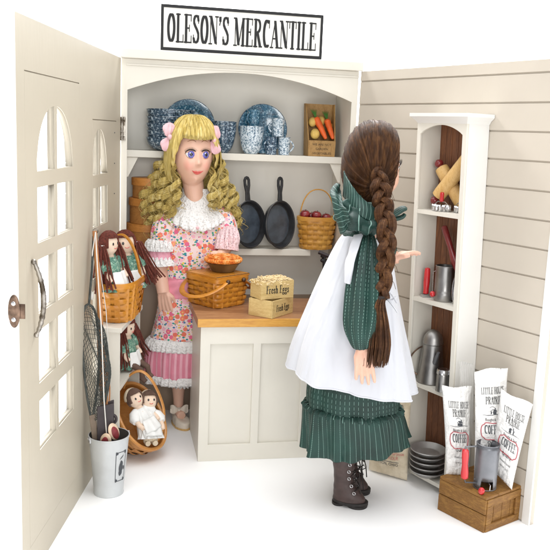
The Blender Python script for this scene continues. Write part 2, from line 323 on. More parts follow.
# ---------------------------------------------------------------- lettering cut as pen strokes with serifs
def arc(cx, cy, rx, ry, a0, a1, n=14): return [(cx+rx*math.cos(math.radians(lerp(a0, a1, i/n))), cy+ry*math.sin(math.radians(lerp(a0, a1, i/n)))) for i in range(n+1)]
GL = {
 'O': (.58, [('b', arc(.29, .5, .2, .475, 0, 360, 26))]),
 'L': (.52, [('b', [(.14, .01), (.14, .99)]), ('t', [(.02, .02), (.5, .02)]), ('t', [(.49, .02), (.49, .26)]), ('t', [(.02, .98), (.28, .98)])]),
 'E': (.54, [('b', [(.14, .01), (.14, .99)]), ('t', [(.02, .02), (.5, .02)]), ('t', [(.49, .02), (.49, .24)]), ('t', [(.02, .98), (.48, .98)]), ('t', [(.47, .98), (.47, .78)]), ('t', [(.14, .52), (.36, .52)]), ('t', [(.36, .42), (.36, .62)])]),
 'F': (.52, [('b', [(.14, .01), (.14, .99)]), ('t', [(.02, .02), (.28, .02)]), ('t', [(.02, .98), (.48, .98)]), ('t', [(.47, .98), (.47, .76)]), ('t', [(.14, .52), (.36, .52)]), ('t', [(.36, .42), (.36, .62)])]),
 'S': (.50, [('m', [(.40, .80), (.37, .92), (.27, .975), (.16, .94), (.10, .83), (.11, .71), (.19, .60), (.31, .48), (.40, .35), (.41, .2), (.36, .08), (.25, .025), (.14, .06), (.09, .18)]), ('t', [(.41, .72), (.41, .97)]), ('t', [(.075, .03), (.075, .28)])]),
 'N': (.62, [('t', [(.10, .02), (.10, .98)]), ('t', [(.52, .02), (.52, .98)]), ('b', [(.13, .95), (.48, .05)]), ('t', [(.0, .02), (.2, .02)]), ('t', [(.0, .98), (.18, .98)]), ('t', [(.42, .98), (.62, .98)])]),
 'M': (.78, [('t', [(.10, .02), (.10, .98)]), ('b', [(.14, .95), (.34, .05)]), ('t', [(.36, .05), (.60, .95)]), ('b', [(.64, .01), (.64, .98)]), ('t', [(.0, .02), (.2, .02)]), ('t', [(0, .98), (.18, .98)]), ('t', [(.53, .02), (.76, .02)]), ('t', [(.6, .98), (.76, .98)])]),
 'R': (.60, [('b', [(.14, .01), (.14, .99)]), ('t', [(.02, .02), (.27, .02)]), ('t', [(.02, .98), (.3, .98)]), ('m', arc(.28, .755, .17, .22, 90, -90, 10)), ('t', [(.14, .53), (.3, .53)]), ('b', [(.28, .5), (.48, .03)]), ('t', [(.4, .02), (.6, .02)])]),
 'P': (.54, [('b', [(.14, .01), (.14, .99)]), ('t', [(.02, .02), (.28, .02)]), ('t', [(.02, .98), (.3, .98)]), ('m', arc(.28, .74, .17, .235, 90, -90, 10)), ('t', [(.14, .5), (.3, .5)])]),
 'C': (.54, [('b', arc(.30, .5, .2, .475, 55, 300, 20)), ('t', [(.47, .72), (.47, .97)])]),
 'A': (.62, [('t', [(.08, .02), (.3, .96)]), ('b', [(.3, .96), (.5, .03)]), ('t', [(.15, .34), (.42, .34)]), ('t', [(0, .02), (.19, .02)]), ('t', [(.4, .02), (.62, .02)])]),
 'T': (.54, [('b', [(.27, .01), (.27, .99)]), ('t', [(.03, .98), (.51, .98)]), ('t', [(.04, .98), (.04, .76)]), ('t', [(.5, .98), (.5, .76)]), ('t', [(.15, .02), (.39, .02)])]),
 'I': (.30, [('b', [(.15, .01), (.15, .99)]), ('t', [(.03, .02), (.27, .02)]), ('t', [(.03, .98), (.27, .98)])]),
 'H': (.62, [('b', [(.14, .01), (.14, .99)]), ('b', [(.48, .01), (.48, .99)]), ('t', [(.14, .51), (.48, .51)]), ('t', [(.02, .02), (.26, .02)]), ('t', [(.36, .02), (.6, .02)]), ('t', [(.02, .98), (.26, .98)]), ('t', [(.36, .98), (.6, .98)])]),
 'U': (.62, [('b', [(.14, .98), (.14, .25)]), ('m', arc(.31, .25, .17, .22, 180, 360, 10)), ('t', [(.48, .25), (.48, .98)]), ('t', [(.02, .98), (.26, .98)]), ('t', [(.38, .98), (.6, .98)])]),
 "'": (.22, [('b', [(.11, .97), (.11, .84)]), ('t', [(.13, .84), (.07, .7)])]),
 'r': (.40, [('b', [(.12, .01), (.12, .62)]), ('t', [(.02, .02), (.24, .02)]), ('t', [(.02, .61), (.12, .61)]), ('m', [(.14, .48), (.22, .6), (.33, .6)])]),
 'e': (.44, [('m', arc(.22, .31, .15, .29, 5, 320, 18)), ('t', [(.08, .34), (.37, .34)])]),
 's': (.38, [('m', [(.29, .5), (.24, .6), (.13, .58), (.09, .47), (.18, .34), (.28, .22), (.27, .08), (.17, .02), (.08, .07), (.06, .16)])]),
 'h': (.50, [('b', [(.12, .01), (.12, .99)]), ('m', [(.14, .45), (.24, .6), (.34, .58), (.38, .45)]), ('b', [(.38, .47), (.38, .01)]), ('t', [(.02, .02), (.24, .02)]), ('t', [(.3, .02), (.5, .02)]), ('t', [(.02, .98), (.14, .98)])]),
 'g': (.46, [('m', arc(.2, .4, .12, .2, 0, 360, 18)), ('m', arc(.21, -.08, .16, .14, 100, 440, 18)), ('t', [(.3, .58), (.42, .62)])]),
 ' ': (.26, [])}
PEN = {'b': (.062, .022), 't': (.020, .022), 'm': (.050, .024)}
def hull(pts):
    pts = sorted(set((round(a, 6), round(b, 6)) for a, b in pts))
    def half(P):
        h = []
        for q in P:
            while len(h) > 1 and (h[-1][0]-h[-2][0])*(q[1]-h[-2][1])-(h[-1][1]-h[-2][1])*(q[0]-h[-2][0]) <= 0: h.pop()
            h.append(q)
        return h[:-1]
    return half(pts)+half(pts[::-1])
def letters(b, text, fr, h, width=None, bold=1, gap=.03, step=1.2e-5):   # fr(x,y,lift) -> world; centred on x=0, baseline y=0
    tot = sum(GL[c][0]+gap for c in text)*h; k = (width/tot) if width else 1
    x = -tot*k/2; z = 4e-4
    for c in text:
        w_, st = GL[c]
        for pen, pts in st:
            a, q = PEN[pen]; a *= bold; q *= (1+bold)/2
            for p0, p1 in zip(pts, pts[1:]):
                P = [(p[0]+sx*a, p[1]+sy*q) for p in (p0, p1) for sx in (-1, 1) for sy in (-1, 1)]
                z += step
                b.face([b.bm.verts.new(fr(x+px*h*k, py*h, z)) for px, py in hull(P)])
        x += (w_+gap)*h*k
        z = 4e-4 + (z-4e-4 if False else 0)
    return b
def sans(b, text, fr, h, width=None):          # small print: Blender's own font made flat mesh
    cu = bpy.data.curves.new('print', 'FONT'); cu.body = text; cu.size = 1; cu.align_x = 'CENTER'
    o = bpy.data.objects.new('print', cu); sc.collection.objects.link(o); bpy.context.view_layer.update()
    me = bpy.data.meshes.new_from_object(o.evaluated_get(bpy.context.evaluated_depsgraph_get())); bpy.data.objects.remove(o); bpy.data.curves.remove(cu)
    xs = [v.co.x for v in me.vertices]; w_ = max(xs)-min(xs); k = (width/w_) if width else h
    vv = [b.bm.verts.new(fr(v.co.x*k, v.co.y*h*1.35, 5e-4)) for v in me.vertices]
    for p in me.polygons: b.face([vv[i] for i in p.vertices])
    return b
# ================================================================ SETTING
b = B(); b.box((-9, -7, -.03), (11, 7, 0)); fl = fin(b, 'floor', m['floor_white'], smooth=False); fl['kind'] = 'structure'
b = B(); b.box((-9, 7.0, -.03), (11, 7.1, 9)); bk_ = fin(b, 'backdrop', m['floor_white'], smooth=False); bk_['kind'] = 'structure'
D = .27
# ---------------------------------------------------------------- the cabinet and its two wings
cab = thing('store_cabinet', 'tall cream playhouse cabinet standing open with a windowed door wing and a clapboard wing', 'cabinet', (.5, D/2, 0))
b = B(); b.box((.0, .018, 0), (.022, D, H)); fin(b, 'side_panel', m['cream_paint'], cab, bevel=.001, smooth=False)
b = B(); b.box((.978, .018, 0), (1.0, D, H)); fin(b, 'side_panel', m['cream_paint'], cab, bevel=.001, smooth=False)
b = B(); b.box((.002, D+.0005, 0), (.998, D+.012, H)); fin(b, 'back_panel', m['interior_paint'], cab, smooth=False)
b = B(); b.prism([(.0225, 0), (.9775, 0), (.9775, .56), (.262, .56), (.262, .764), (.0225, .764)], lambda x, z, d: V((x, D-.004+d, z)), .0042); fin(b, 'lower_back_shade', m['brown_back_shade'], cab, smooth=False)  # added brown sheet: the dim cabinet interior's shade painted over the lower back
arch = [(lerp(.974, .025, i/24), 1.458+.093*(1-(abs(i/12-1))**2)+.006*(i/24)) for i in range(25)]
holes('face_frame', [(0, 0), (.025, 0), (.025, arch[-1][1]), *arch[::-1][1:-1], (.974, arch[0][1]), (.974, 0), (1, 0), (1, H), (0, H)], [], lambda a, z, d: V((a, d, z)), .016, m['cream_paint'], cab, bevel=.001)
b = B(); b.box((-.004, -.022, H+.0005), (1.012, D+.02, H+.038)); fin(b, 'top_board', m['cream_paint'], cab, bevel=.003, smooth=False)
b = B(); b.box((.02, -.0035, 1.561), (1.0, -.0005, 1.568)); fin(b, 'trim_bead', m['cream_paint'], cab, bevel=.001, smooth=False)
for z in (1.219, .795):
    b = B(); b.box((.0225, .12 if z > 1 else .145, z-.03), (.9775 if z > 1 else .86, D, z)); sh = fin(b, 'shelf', m['cream_paint'], cab, bevel=.002, smooth=False)
    for s in (((1, .0225), (-1, .9775)) if z > 1 else ()):
        b = B(); b.prism([(s[1], z-.031), (s[1]+s[0]*.052, z-.031), (s[1]+s[0]*.01, z-.115), (s[1], z-.115)], lambda x, zz, d: V((x, .128+d, zz)), .012)
        fin(b, 'bracket', m['cream_paint'], sh, bevel=.001, smooth=False)
# left wing: door panel with arched windows
def rect(t0, t1, z0, z1): return [(t0, z0), (t1, z0), (t1, z1), (t0, z1)]
def archpane(t0, t1, z0, zr, tc, half, hh):       # one half of a pointed arch, tc = centre line of the whole arch
    P = [(t0, z0), (t1, z0)]; n = 12
    f = lambda t: zr + hh*math.sqrt(max(0, 1-(abs(t-tc)/half)**2.2))
    return P + [(lerp(t1, t0, i/n), max(f(lerp(t1, t0, i/n)), z0+.004)) for i in range(n+1)]
def win(L, C1, C2, R_, arch_z, hh, rows):
    tc = (C1+C2)/2; half = (R_-L)/2+.002; out = [archpane(L, C1, arch_z, arch_z, tc, half, hh), archpane(C2, R_, arch_z, arch_z, tc, half, hh)]
    for z0, z1 in rows: out += [rect(L, C1, z0, z1), rect(C2, R_, z0, z1)]
    return out
W1 = win(.726, .900, .922, 1.094, 1.181, .185, [(.978, 1.136), (.773, .931), (.564, .723), (.358, .512)])
W2 = win(.232, .352, .374, .464, 1.138, .166, [(.948, 1.092), (.76, .903), (.575, .716), (.39, .53)])
wl = lambda n: (lambda t, z, d: fL(t, n-d, z))
lw = holes('door_wing', rect(.01, LL, 0, H), W1+W2, wl(-.004), .02, m['door_paint'], cab)
holes('surround', rect(.01, LL, 0, H), [rect(.646, 1.194, .1, 1.450), rect(.085, .47, .1, 1.337)], wl(0), .0038, m['door_paint'], lw)
holes('door_leaf', rect(.647, 1.1925, .101, 1.4465), W1, wl(0), .0038, m['door_paint'], lw)
holes('small_door_leaf', rect(.0865, .469, .101, 1.3335), W2, wl(0), .0038, m['door_paint'], lw)
b = B()
for i in range(16): 
    z = i*.0992
    for ta, tb in (((.01, .232), (.464, .726), (1.094, LL)) if 3 <= i <= 13 else ((.01, LL),)):
        b.hexa([fL(t, n, zz) for t, n, zz in ((ta, -.0245, z+.002), (tb, -.0245, z+.002), (tb, -.033, z+.002), (ta, -.033, z+.002), (ta, -.0245, z+.0985), (tb, -.0245, z+.0985), (tb, -.027, z+.0985), (ta, -.027, z+.0985))])
o = fin(b, 'outer_siding', m['white_paint'], lw, smooth=False)
b = B(); b.box((LL+.0005, -.026, 0), (LL+.004, .0, H-.001), fL); fin(b, 'edge_strip', m['white_paint'], lw, bevel=.001, smooth=False)
# pull handle with rope-twisted ends
pts = [fL(lerp(1.152, 1.135, i/24), .006+.024*math.sin(PI*i/24)**.8, lerp(.935, .722, i/24)) for i in range(25)]
b = B(); b.tube(pts, [.005+.003*math.sin(PI*i/24)**2+(.0018 if (i % 2 == 0 and (i < 7 or i > 17)) else 0) for i in range(25)], 12)
for q in (pts[0], pts[-1]): b.ell(q, .008, seg=10)
fin(b, 'handle', m['aged_steel'], lw)
b = B(); lt = fL(LL+.006, -.012, .818)
b.ell((0, 0, 0), (.0165, .004, .045), Tv(lt, nL, dL, ZZ), 20); b.mbox((.018, -.004, 0), (.02, .004, .04), Tv(lt, nL, dL, ZZ))
o = fin(b, 'latch_plate', m['bronze'], lw)
b = B()
for z in (-.022, .022): b.ell((0, .0045, z), (.006, .0015, .006), Tv(lt, nL, dL, ZZ), 12)
fin(b, 'screw', m['bright_tin'], o)
def hinge(x, y, z, hh=.048):
    b = B(); b.box((x-.014, y-.004, z-hh), (x+.014, y-.0008, z+hh))
    for k in range(5): b.tube([(x, y-.008, z-hh+.0192*k+.001), (x, y-.008, z-hh+.0192*(k+1)-.001)], .0065, 12)
    for s in (-1, 1):
        for k in (-1, 1): b.ell((x+s*.0095, y-.004, z+k*.032), (.003, .001, .003), seg=8)
    fin(b, 'hinge', m['aged_steel'], cab)
hinge(.004, 0, 1.307); hinge(.996, 0, 1.29, .034)
for z in (1.29, 1.17, 1.05):
    b = B(); b.ell(fL(.12, 0, z), .0028, seg=8); fin(b, 'screw_hole', m['grey_ink'], lw)
# right wing: clapboards on a frame
b = B(); b.box((.008, -.024, 0), (LR, -.006, H), fR); rw = fin(b, 'clapboard_wing', m['clapboard_paint'], cab, smooth=False)
b = B(); zs = [0, .068] + [.068+.0978*i for i in range(1, 15)] + [1.543]
zs = [1.5425-.0968*i for i in range(16)]; zs = [z for z in zs if z > .02]; zs = [H] + zs + [0]
for z1, z0 in zip(zs, zs[1:]):
    b.hexa([fR(t, n, z) for t, n, z in ((.012, -.006, z0+.006), (1.068, -.006, z0+.006), (1.068, .0005, z0+.006), (.012, .0005, z0+.006), (.012, -.006, z1), (1.068, -.006, z1), (1.068, -.0015, z1), (.012, -.0015, z1))])
fin(b, 'clapboards', m['clapboard_paint'], rw, smooth=False, bevel=.0008)
b = B(); b.box((1.0685, -.006, 0), (1.10, .003, H), fR); fin(b, 'edge_stile', m['white_paint'], rw, smooth=False, bevel=.001)
# ---------------------------------------------------------------- sign on the cabinet top
sg = thing('shop_sign', 'long white sign with black border and serif lettering on top of the cabinet', 'sign', (.49, 0, H+.0385))
b = B(); b.box((.155, -.004, 1.628), (.83, .008, 1.808)); fin(b, 'board', m['sign_board'], sg, bevel=.001, smooth=False)
holes('border', rect(.155, .83, 1.628, 1.808), [rect(.166, .819, 1.640, 1.796)], lambda a, z, d: V((a, -.0065+d, z)), .002, m['black_ink'], sg)
b = B(); letters(b, "OLESON'S MERCANTILE", lambda x, y, l: V((.4925+x, -.0045-l*2, 1.662+y)), .112, .625, 1.32); fin(b, 'lettering', m['black_ink'], sg, merge=False, smooth=False)
# ---------------------------------------------------------------- counter
ct = thing('shop_counter', 'cream panelled counter with thick butcher block wooden top between the two dolls', 'counter', (.62, -.17, 0))
b = B(); b.box((.31, -.345, 0), (.945, .02, .5575)); fin(b, 'body', m['cream_paint'], ct, smooth=False, bevel=.001)
holes('front_frame', rect(.309, .946, 0, .5575), [rect(.348, .52, .069, .487), rect(.551, .72, .069, .487), rect(.751, .91, .069, .487)], lambda a, z, d: V((a, -.357+d, z)), .0118, m['cream_paint'], ct, bevel=.0012)
b = B(); b.box((.295, -.362, .558), (.958, .03, .591)); fin(b, 'counter_top', m['counter_wood'], ct, smooth=False, bevel=.002)
b = B(); b.box((.2945, -.372, .5585), (.9585, -.3622, .5905)); fin(b, 'front_edge', m['counter_edge_wood'], ct, smooth=False, bevel=.002)
CZ = .5915
# ---------------------------------------------------------------- narrow shelf unit on the clapboard wing
UX0, UX1, UD, UH = .513, .765, .112, 1.392
fR_ = fR
def fU(t, n, z): return fR_(t+.046*(1-z/1.36), n, z)
un = thing('narrow_shelf_unit', 'tall narrow white shelf unit with arched top and brown plank back on the clapboard wing', 'shelf unit', fU(.64, .056, 0))
P1 = m['cream_paint']
b = B(); b.box((UX0, .0012, 0), (UX0+.013, UD-.0105, UH), fU); fin(b, 'side_panel', P1, un, smooth=False, bevel=.0008)
b = B(); b.box((UX1-.013, .0012, 0), (UX1, UD-.0105, UH), fU); fin(b, 'side_panel', m['white_paint'], un, smooth=False, bevel=.0008)
ar = [(lerp(UX1-.02, UX0+.017, i/20), 1.333+.034*math.sin(PI*i/20)**.8) for i in range(21)]
holes('arched_frame', [(UX0, 0), (UX0+.017, 0), (UX0+.017, 1.333), *ar[::-1][1:-1], (UX1-.02, 1.333), (UX1-.02, 0), (UX1, 0), (UX1, UH), (UX0, UH)], [], lambda a, z, d: fU(a, UD-d, z), .010, P1, un, bevel=.001)
for z in (1.054, .721, .392, .04):
    b = B(); b.box((UX0+.0135, .006, z-.015), (UX1-.0135, UD-.011, z), fU); b.box((UX0+.0175, UD-.0108, z-.015), (UX1-.0205, UD-.002, z), fU); fin(b, 'shelf', P1, un, smooth=False, merge=False)
b = B()
for i in range(7): b.box((UX0+.0135+i*.032, .0015, .0), (UX0+.0135+i*.032+.0305, .005, UH-.01), fU)
fin(b, 'plank_back', m['back_board_wood'], un, smooth=False, bevel=.0008)
def crown(u, v):
    pr = [(0, 1.372), (.003, 1.376), (.008, 1.384), (.018, 1.392), (.022, 1.396), (.022, 1.408), (.0, 1.409)][round(v*6)]
    e = pr[0]; seg = min(int(u*3+1e-6), 2) if u < 1 else 2; f = u*3-seg
    path = [(UX0-e, .0012), (UX0-e, UD+e), (UX1+e, UD+e), (UX1+e, .0012)]
    return fU(lerp(path[seg][0], path[seg+1][0], f), lerp(path[seg][1], path[seg+1][1], f), pr[1])
b = B(); b.surf(crown, 3, 6); b.box((UX0, .0015, 1.393), (UX1, UD, 1.4085), fU); fin(b, 'crown_moulding', m['white_paint'], un, ang=25)
# ---------------------------------------------------------------- low shelf beside the door wing
ls = thing('low_shelf', 'low cream shelf unit standing against the inside of the windowed door wing', 'shelf', fL(.22, .05, 0))
b = B()
b.box((.424, .0015, 0), (.435, .094, .558), fL); fin(b, 'end_panel', P1, ls, smooth=False, bevel=.001)
b = B(); b.box((.03, .0015, 0), (.041, .094, .558), fL); fin(b, 'end_panel', P1, ls, smooth=False, bevel=.001)
b = B(); b.box((.02, .0015, .5585), (.442, .102, .577), fL); fin(b, 'top_board', P1, ls, smooth=False, bevel=.002)
b = B(); b.box((.0415, .0015, .325), (.4235, .092, .337), fL); fin(b, 'shelf', P1, ls, smooth=False, bevel=.001)
b = B(); b.box((.0415, .0015, .0), (.4235, .006, .558), fL); fin(b, 'back_panel', P1, ls, smooth=False)
# ================================================================ OBJECTS ON THE UPPER SHELF
S1 = 1.2195; S2 = .7955
def bowl_prof(r, h, foot=.55, th=.004):
    o = [(0, .0005), (r*foot*.9, .0005), (r*foot, .004)] + [(r*(foot+(1-foot)*math.sin(t*PI/2)**.8), .004+(h-.004)*t**1.25) for t in [i/8 for i in range(1, 9)]]
    o += [(r+.003, h), (r+.003, h+.0015), (r-.003, h+.0015)]
    i_ = [(max(a-th, 0), z+th*.8) for a, z in o[2:-3][::-1]]
    return o + i_ + [(0, .006)]
def plate(name, label, cx, y, zc, r, lean, mt, grp):
    t = thing(name, label, 'plate', (cx, y, zc-r), grp)
    pr = [(0, 0), (r*.62, 0), (r*.7, .004), (r*.98, .012), (r, .0145), (r, .017), (r*.97, .0165), (r*.7, .0085), (r*.62, .004), (0, .004)]
    b = B(); b.lathe(pr, T((cx, y, zc), 0, PI/2+lean), 48); fin(b, 'dish', mt, t)
    b = B(); b.tube([T((cx, y, zc), 0, PI/2+lean) @ V((r*math.cos(a*PI/24), r*math.sin(a*PI/24), .0155)) for a in range(48)], .0022, 6, closed=True); fin(b, 'rolled_rim', m['navy_enamel'], t)
q = at(188.7, 124.5, .20); plate('enamel_plate', 'blue speckled enamel plate leaning behind the blonde doll and the stack of bowls', q.x, .195, S1+.112, .112, -.16, m['blue_enamel'], 'upright enamel plates')
q = at(262, 129, .2); plate('enamel_plate', 'blue speckled enamel plate leaning behind the cups beside the carrot bin', q.x, .195, S1+.109, .109, -.16, m['blue_enamel'], 'upright enamel plates')
q = at(170, 150, .165)
for i in range(5):
    b = B(); b.lathe(bowl_prof(.104-.0015*(i % 2), .056, .6), T((q.x, .165+.003*(i % 2)*0, S1+.0295*i)), 40)
    o = fin(b, 'enamel_bowl', m['navy_enamel'], None, loc=(q.x, .165, S1+.0295*i))
    tag(o, ['blue enamel bowl at the very bottom of the five bowl stack behind the blonde doll', 'blue enamel bowl second from the bottom of the five bowl stack', 'blue enamel bowl in the middle of the five bowl stack', 'blue enamel bowl second from the top of the five bowl stack', 'blue enamel bowl on top of the five bowl stack behind the blonde doll'][i], 'bowl', 'bowls stacked at the left of the upper shelf')
q = at(222, 152, .16)
for i in range(2):
    b = B(); b.lathe(bowl_prof(.062+.0*i, .118, .5), T((q.x, .175, S1+.016*i)), 36)
    o = fin(b, 'deep_bowl', m['navy_enamel'], None, loc=(q.x, .175, S1+.016*i))
    tag(o, ['deep blue speckled bowl on the shelf just right of the blonde doll\'s head', 'deep blue speckled bowl nested inside the one beside the doll\'s pink bow'][i], 'bowl', 'nested deep bowls')
def cup(x, y, z, r, h, mt, label, grp, taper=.92, handle=1, seg=28, ang=0.6):
    t = thing('enamel_cup', label, 'cup', (x, y, z), grp)
    pr = [(0, .0005), (r*taper, .0005), (r*taper+.0005, .003), (r, h-.002), (r+.0022, h), (r, h+.001), (r-.003, h-.002), (r*taper-.003, .004), (0, .004)]
    b = B(); b.lathe(pr, T((x, y, z)), seg); fin(b, 'cup_body', mt, t)
    if handle:
        d = V((math.cos(ang), -math.sin(ang), 0)); b = B()
        b.tube([V((x, y, z))+d*(r*.96+.6*r*math.sin(PI*i/12))+ZZ*(h*(.82-.62*i/12)) for i in range(13)], .0035, 8); fin(b, 'handle', mt, t)
q = at(251, 152, .155)
for i in range(2): 
    b = B(); b.lathe(bowl_prof(.053, .105, .58), T((q.x, .155, S1+.013*i)), 36)
    o = fin(b, 'deep_bowl', m['pale_enamel'], None, loc=(q.x, .155, S1+.013*i))
    tag(o, ['pale blue deep bowl with rolled rim in front of the second plate', 'pale blue deep bowl nested in another in front of the second plate'][i], 'bowl', 'nested pale bowls')
cup(at(251, 140, .205).x+.003, .17, S1+.118, .030, .075, m['blue_enamel'], 'blue enamel cup standing in the nested pale bowls before the plate', 'enamel cups', .8, 1, 28, 2.4)
x1, x2 = at(270.5, 154, .15).x, at(283.5, 154, .15).x
cup(x1, .145, S1, .026, .078, m['navy_enamel'], 'dark speckled enamel cup, left of the bottom pair beside the carrot bin', 'enamel cups', ang=2.6)
cup(x2, .145, S1, .027, .078, m['pale_enamel'], 'pale speckled enamel cup, right of the bottom pair beside the carrot bin', 'enamel cups', ang=.2)
cup((x1+x2)/2+.0, .148, S1+.080, .027, .08, m['pale_enamel'], 'pale speckled enamel cup standing on top of two others', 'enamel cups', ang=3.4)
# vegetable bin, low front and high back
bx0, bx1 = at(308, 155, .125).x, at(334.5, 155, .125).x; yf, yb = .122, .215; bc = (bx0+bx1)/2
vb = thing('vegetable_bin', 'tan wooden bin with low lettered front and tall back holding carrots and potatoes', 'bin', (bc, .17, S1))
def BN(x, y, z): return V((bc+x*(1+ z*.55), yf+y, S1+z))
hw = (bx1-bx0)/2; zf, zb = .070, .232
b = B(); b.box((-hw, 0, 0), (hw, .006, zf), BN); fin(b, 'front_board', m['bin_wood'], vb, smooth=False, bevel=.001)
b = B(); b.box((-hw, yb-yf-.006, 0), (hw, yb-yf, zb), BN); fin(b, 'back_board', m['bin_wood'], vb, smooth=False, bevel=.001)
b = B(); b.box((-hw+.006, .0065, 0), (hw-.006, yb-yf-.0065, .006), BN); fin(b, 'bottom_board', m['bin_wood'], vb, smooth=False)
for s in (-1, 1):
    b = B(); P = [(.0065, 0), (yb-yf-.0065, 0), (yb-yf-.0065, zb), (yb-yf-.03, zb), (.0065, zf)]
    b.prism(P, lambda y, z, d, s=s: BN(s*(hw-d), y, z), .005); fin(b, 'side_board', m['bin_wood'], vb, smooth=False, bevel=.0008)
b = B()
for k, (tx, wd) in enumerate((('WE ARE NOT', .088), ('GARDEN', .056), ('VEGETABLES', .086))): sans(b, tx, lambda x, y, l, k=k: V((bc+x, yf-.0002-l, S1+.048-.0195*k+y)), .0098, wd)
fin(b, 'lettering', m['brown_ink'], vb, merge=False, smooth=False)
def carrot(u0, v0, u1, v1, y0, y1, r, label):
    a, c = at(u0, v0, y0), at(u1, v1, y1); t = thing('carrot', label, 'carrot', c, 'carrots in the vegetable bin')
    b = B(); b.tube([a.lerp(c, i/12) for i in range(13)], [r*(.35+.65*(i/12)**.5)*(1 if i < 12 else .75)*(1+.05*math.sin(i*2.4)) for i in range(13)], 14); fin(b, 'root', m['carrot'], t)
    b = B(); d = (c-a).normalized()
    for k in range(5): b.tube([c, c+d*.02+V((.004*(k-2), .002*(k % 2), .008)), c+d*.03+V((.007*(k-2), 0, .012))], [.002, .002, .0008], 6)
    fin(b, 'leaf_stub', m['leaf'], t)
carrot(326, 139, 316, 118, .136, .175, .016, 'bright orange carrot at the left of the lettered bin, leaning furthest')
carrot(333, 139, 327, 120, .136, .18, .0155, 'bright orange carrot at the right of the lettered bin')
for i, (u, v, y, r) in enumerate(((315, 134, .145, .021), (312.5, 122, .175, .019), (321, 121, .195, .019), (330, 127, .195, .016))):
    q = at(u, v, y); b = B(); b.ell(q, (r, r*.85, r*1.15), seg=16)
    tag(fin(b, 'potato', m['potato'], None, loc=q), ['yellow potato at the front left of the bin under the carrot', 'yellow potato high at the left side of the bin', 'yellow potato behind the two carrot tops', 'yellow potato behind the right carrot'][i], 'potato', 'potatoes in the vegetable bin')
# ================================================================ LOWER SHELF
for i, (v0, hb, r) in enumerate(((230, .0, .086), (204, 0, .081), (183, 0, .075))):
    z0 = [S2, at(150, 222, .2).z, at(150, 197, .2).z][i]; z1 = [at(150, 222, .2).z, at(150, 197, .2).z, at(150, 177, .2).z][i]
    x = .118+.005*i; yy = .183
    t = thing('round_hatbox', ['widest round wooden hatbox at the bottom of the stack behind the blonde doll', 'round wooden hatbox in the middle of the stack of three', 'smallest round wooden hatbox on top of the stack of three'][i], 'hatbox', (x, yy, z0), 'stacked wooden hatboxes')
    h = z1-z0-.0015
    b = B(); b.lathe([(0, 0), (r, 0), (r, h-.026), (r, h-.02), (0, h-.02)], T((x, yy, z0)), 48); fin(b, 'box_body', m['hatbox_wood'], t)
    b = B(); b.lathe([(r+.0005, h-.032), (r+.005, h-.032), (r+.005, h-.001), (r+.003, h), (0, h)], T((x, yy, z0)), 48); fin(b, 'lid', m['hatbox_lid_wood'], t)
def skillet(px, label, yaw, roll):
    q = at(px, 224.5, .155); R_ = (at(px, 201, .155)-at(px, 248.8, .155)).length/2
    q.z = S2+R_+.001
    M = T((q.x, .17, q.z), yaw) @ MX.Rotation(roll, 4, 'Y') @ MX.Rotation(PI/2-.08, 4, 'X')
    t = thing('skillet', label, 'skillet', (q.x, .17, S2), 'cast iron skillets')
    sx = MX.Diagonal((.80, 1, 1, 1))
    b = B(); b.lathe([(0, 0), (R_*.86, 0), (R_*.9, .003), (R_-.002, .028), (R_, .031), (R_-.003, .033), (R_-.008, .031), (R_*.86, .007), (R_*.8, .006), (0, .0055)], M @ sx, 48)
    sp = [(R_*.93*.8*math.cos(a), R_*.93*math.sin(a)) for a in (math.radians(20), math.radians(-20))]
    fin(b, 'pan', m['cast_iron'], t)
    b = B(); b.lathe([(0, .0062), (R_*.8, .0066), (0.0, .0068)], M @ sx, 40); fin(b, 'cooking_surface', m['iron_inside'], t)
    # handle with a teardrop hole
    P = [(-.012, R_*.97), (.012, R_*.97), (.010, R_+.035), (.016, R_+.065), (.0165, R_+.09), (.010, R_+.103), (0, R_+.107), (-.010, R_+.103), (-.0165, R_+.09), (-.016, R_+.065), (-.010, R_+.035)]
    hole = [(.006*math.cos(a*PI/6)*(1 if math.sin(a*PI/6) > 0 else .8), R_+.077+.017*math.sin(a*PI/6)) for a in range(12)]
    holes('handle', P, [hole], lambda x, y, d: M @ V((x, y, .018+d)), .010, m['cast_iron'], t, bevel=.003)
skillet(247, 'black cast iron skillet on the lower shelf half hidden by the blonde curls', .45, -.06)
skillet(277, 'black cast iron skillet on the lower shelf next to the apple basket', .5, .03)
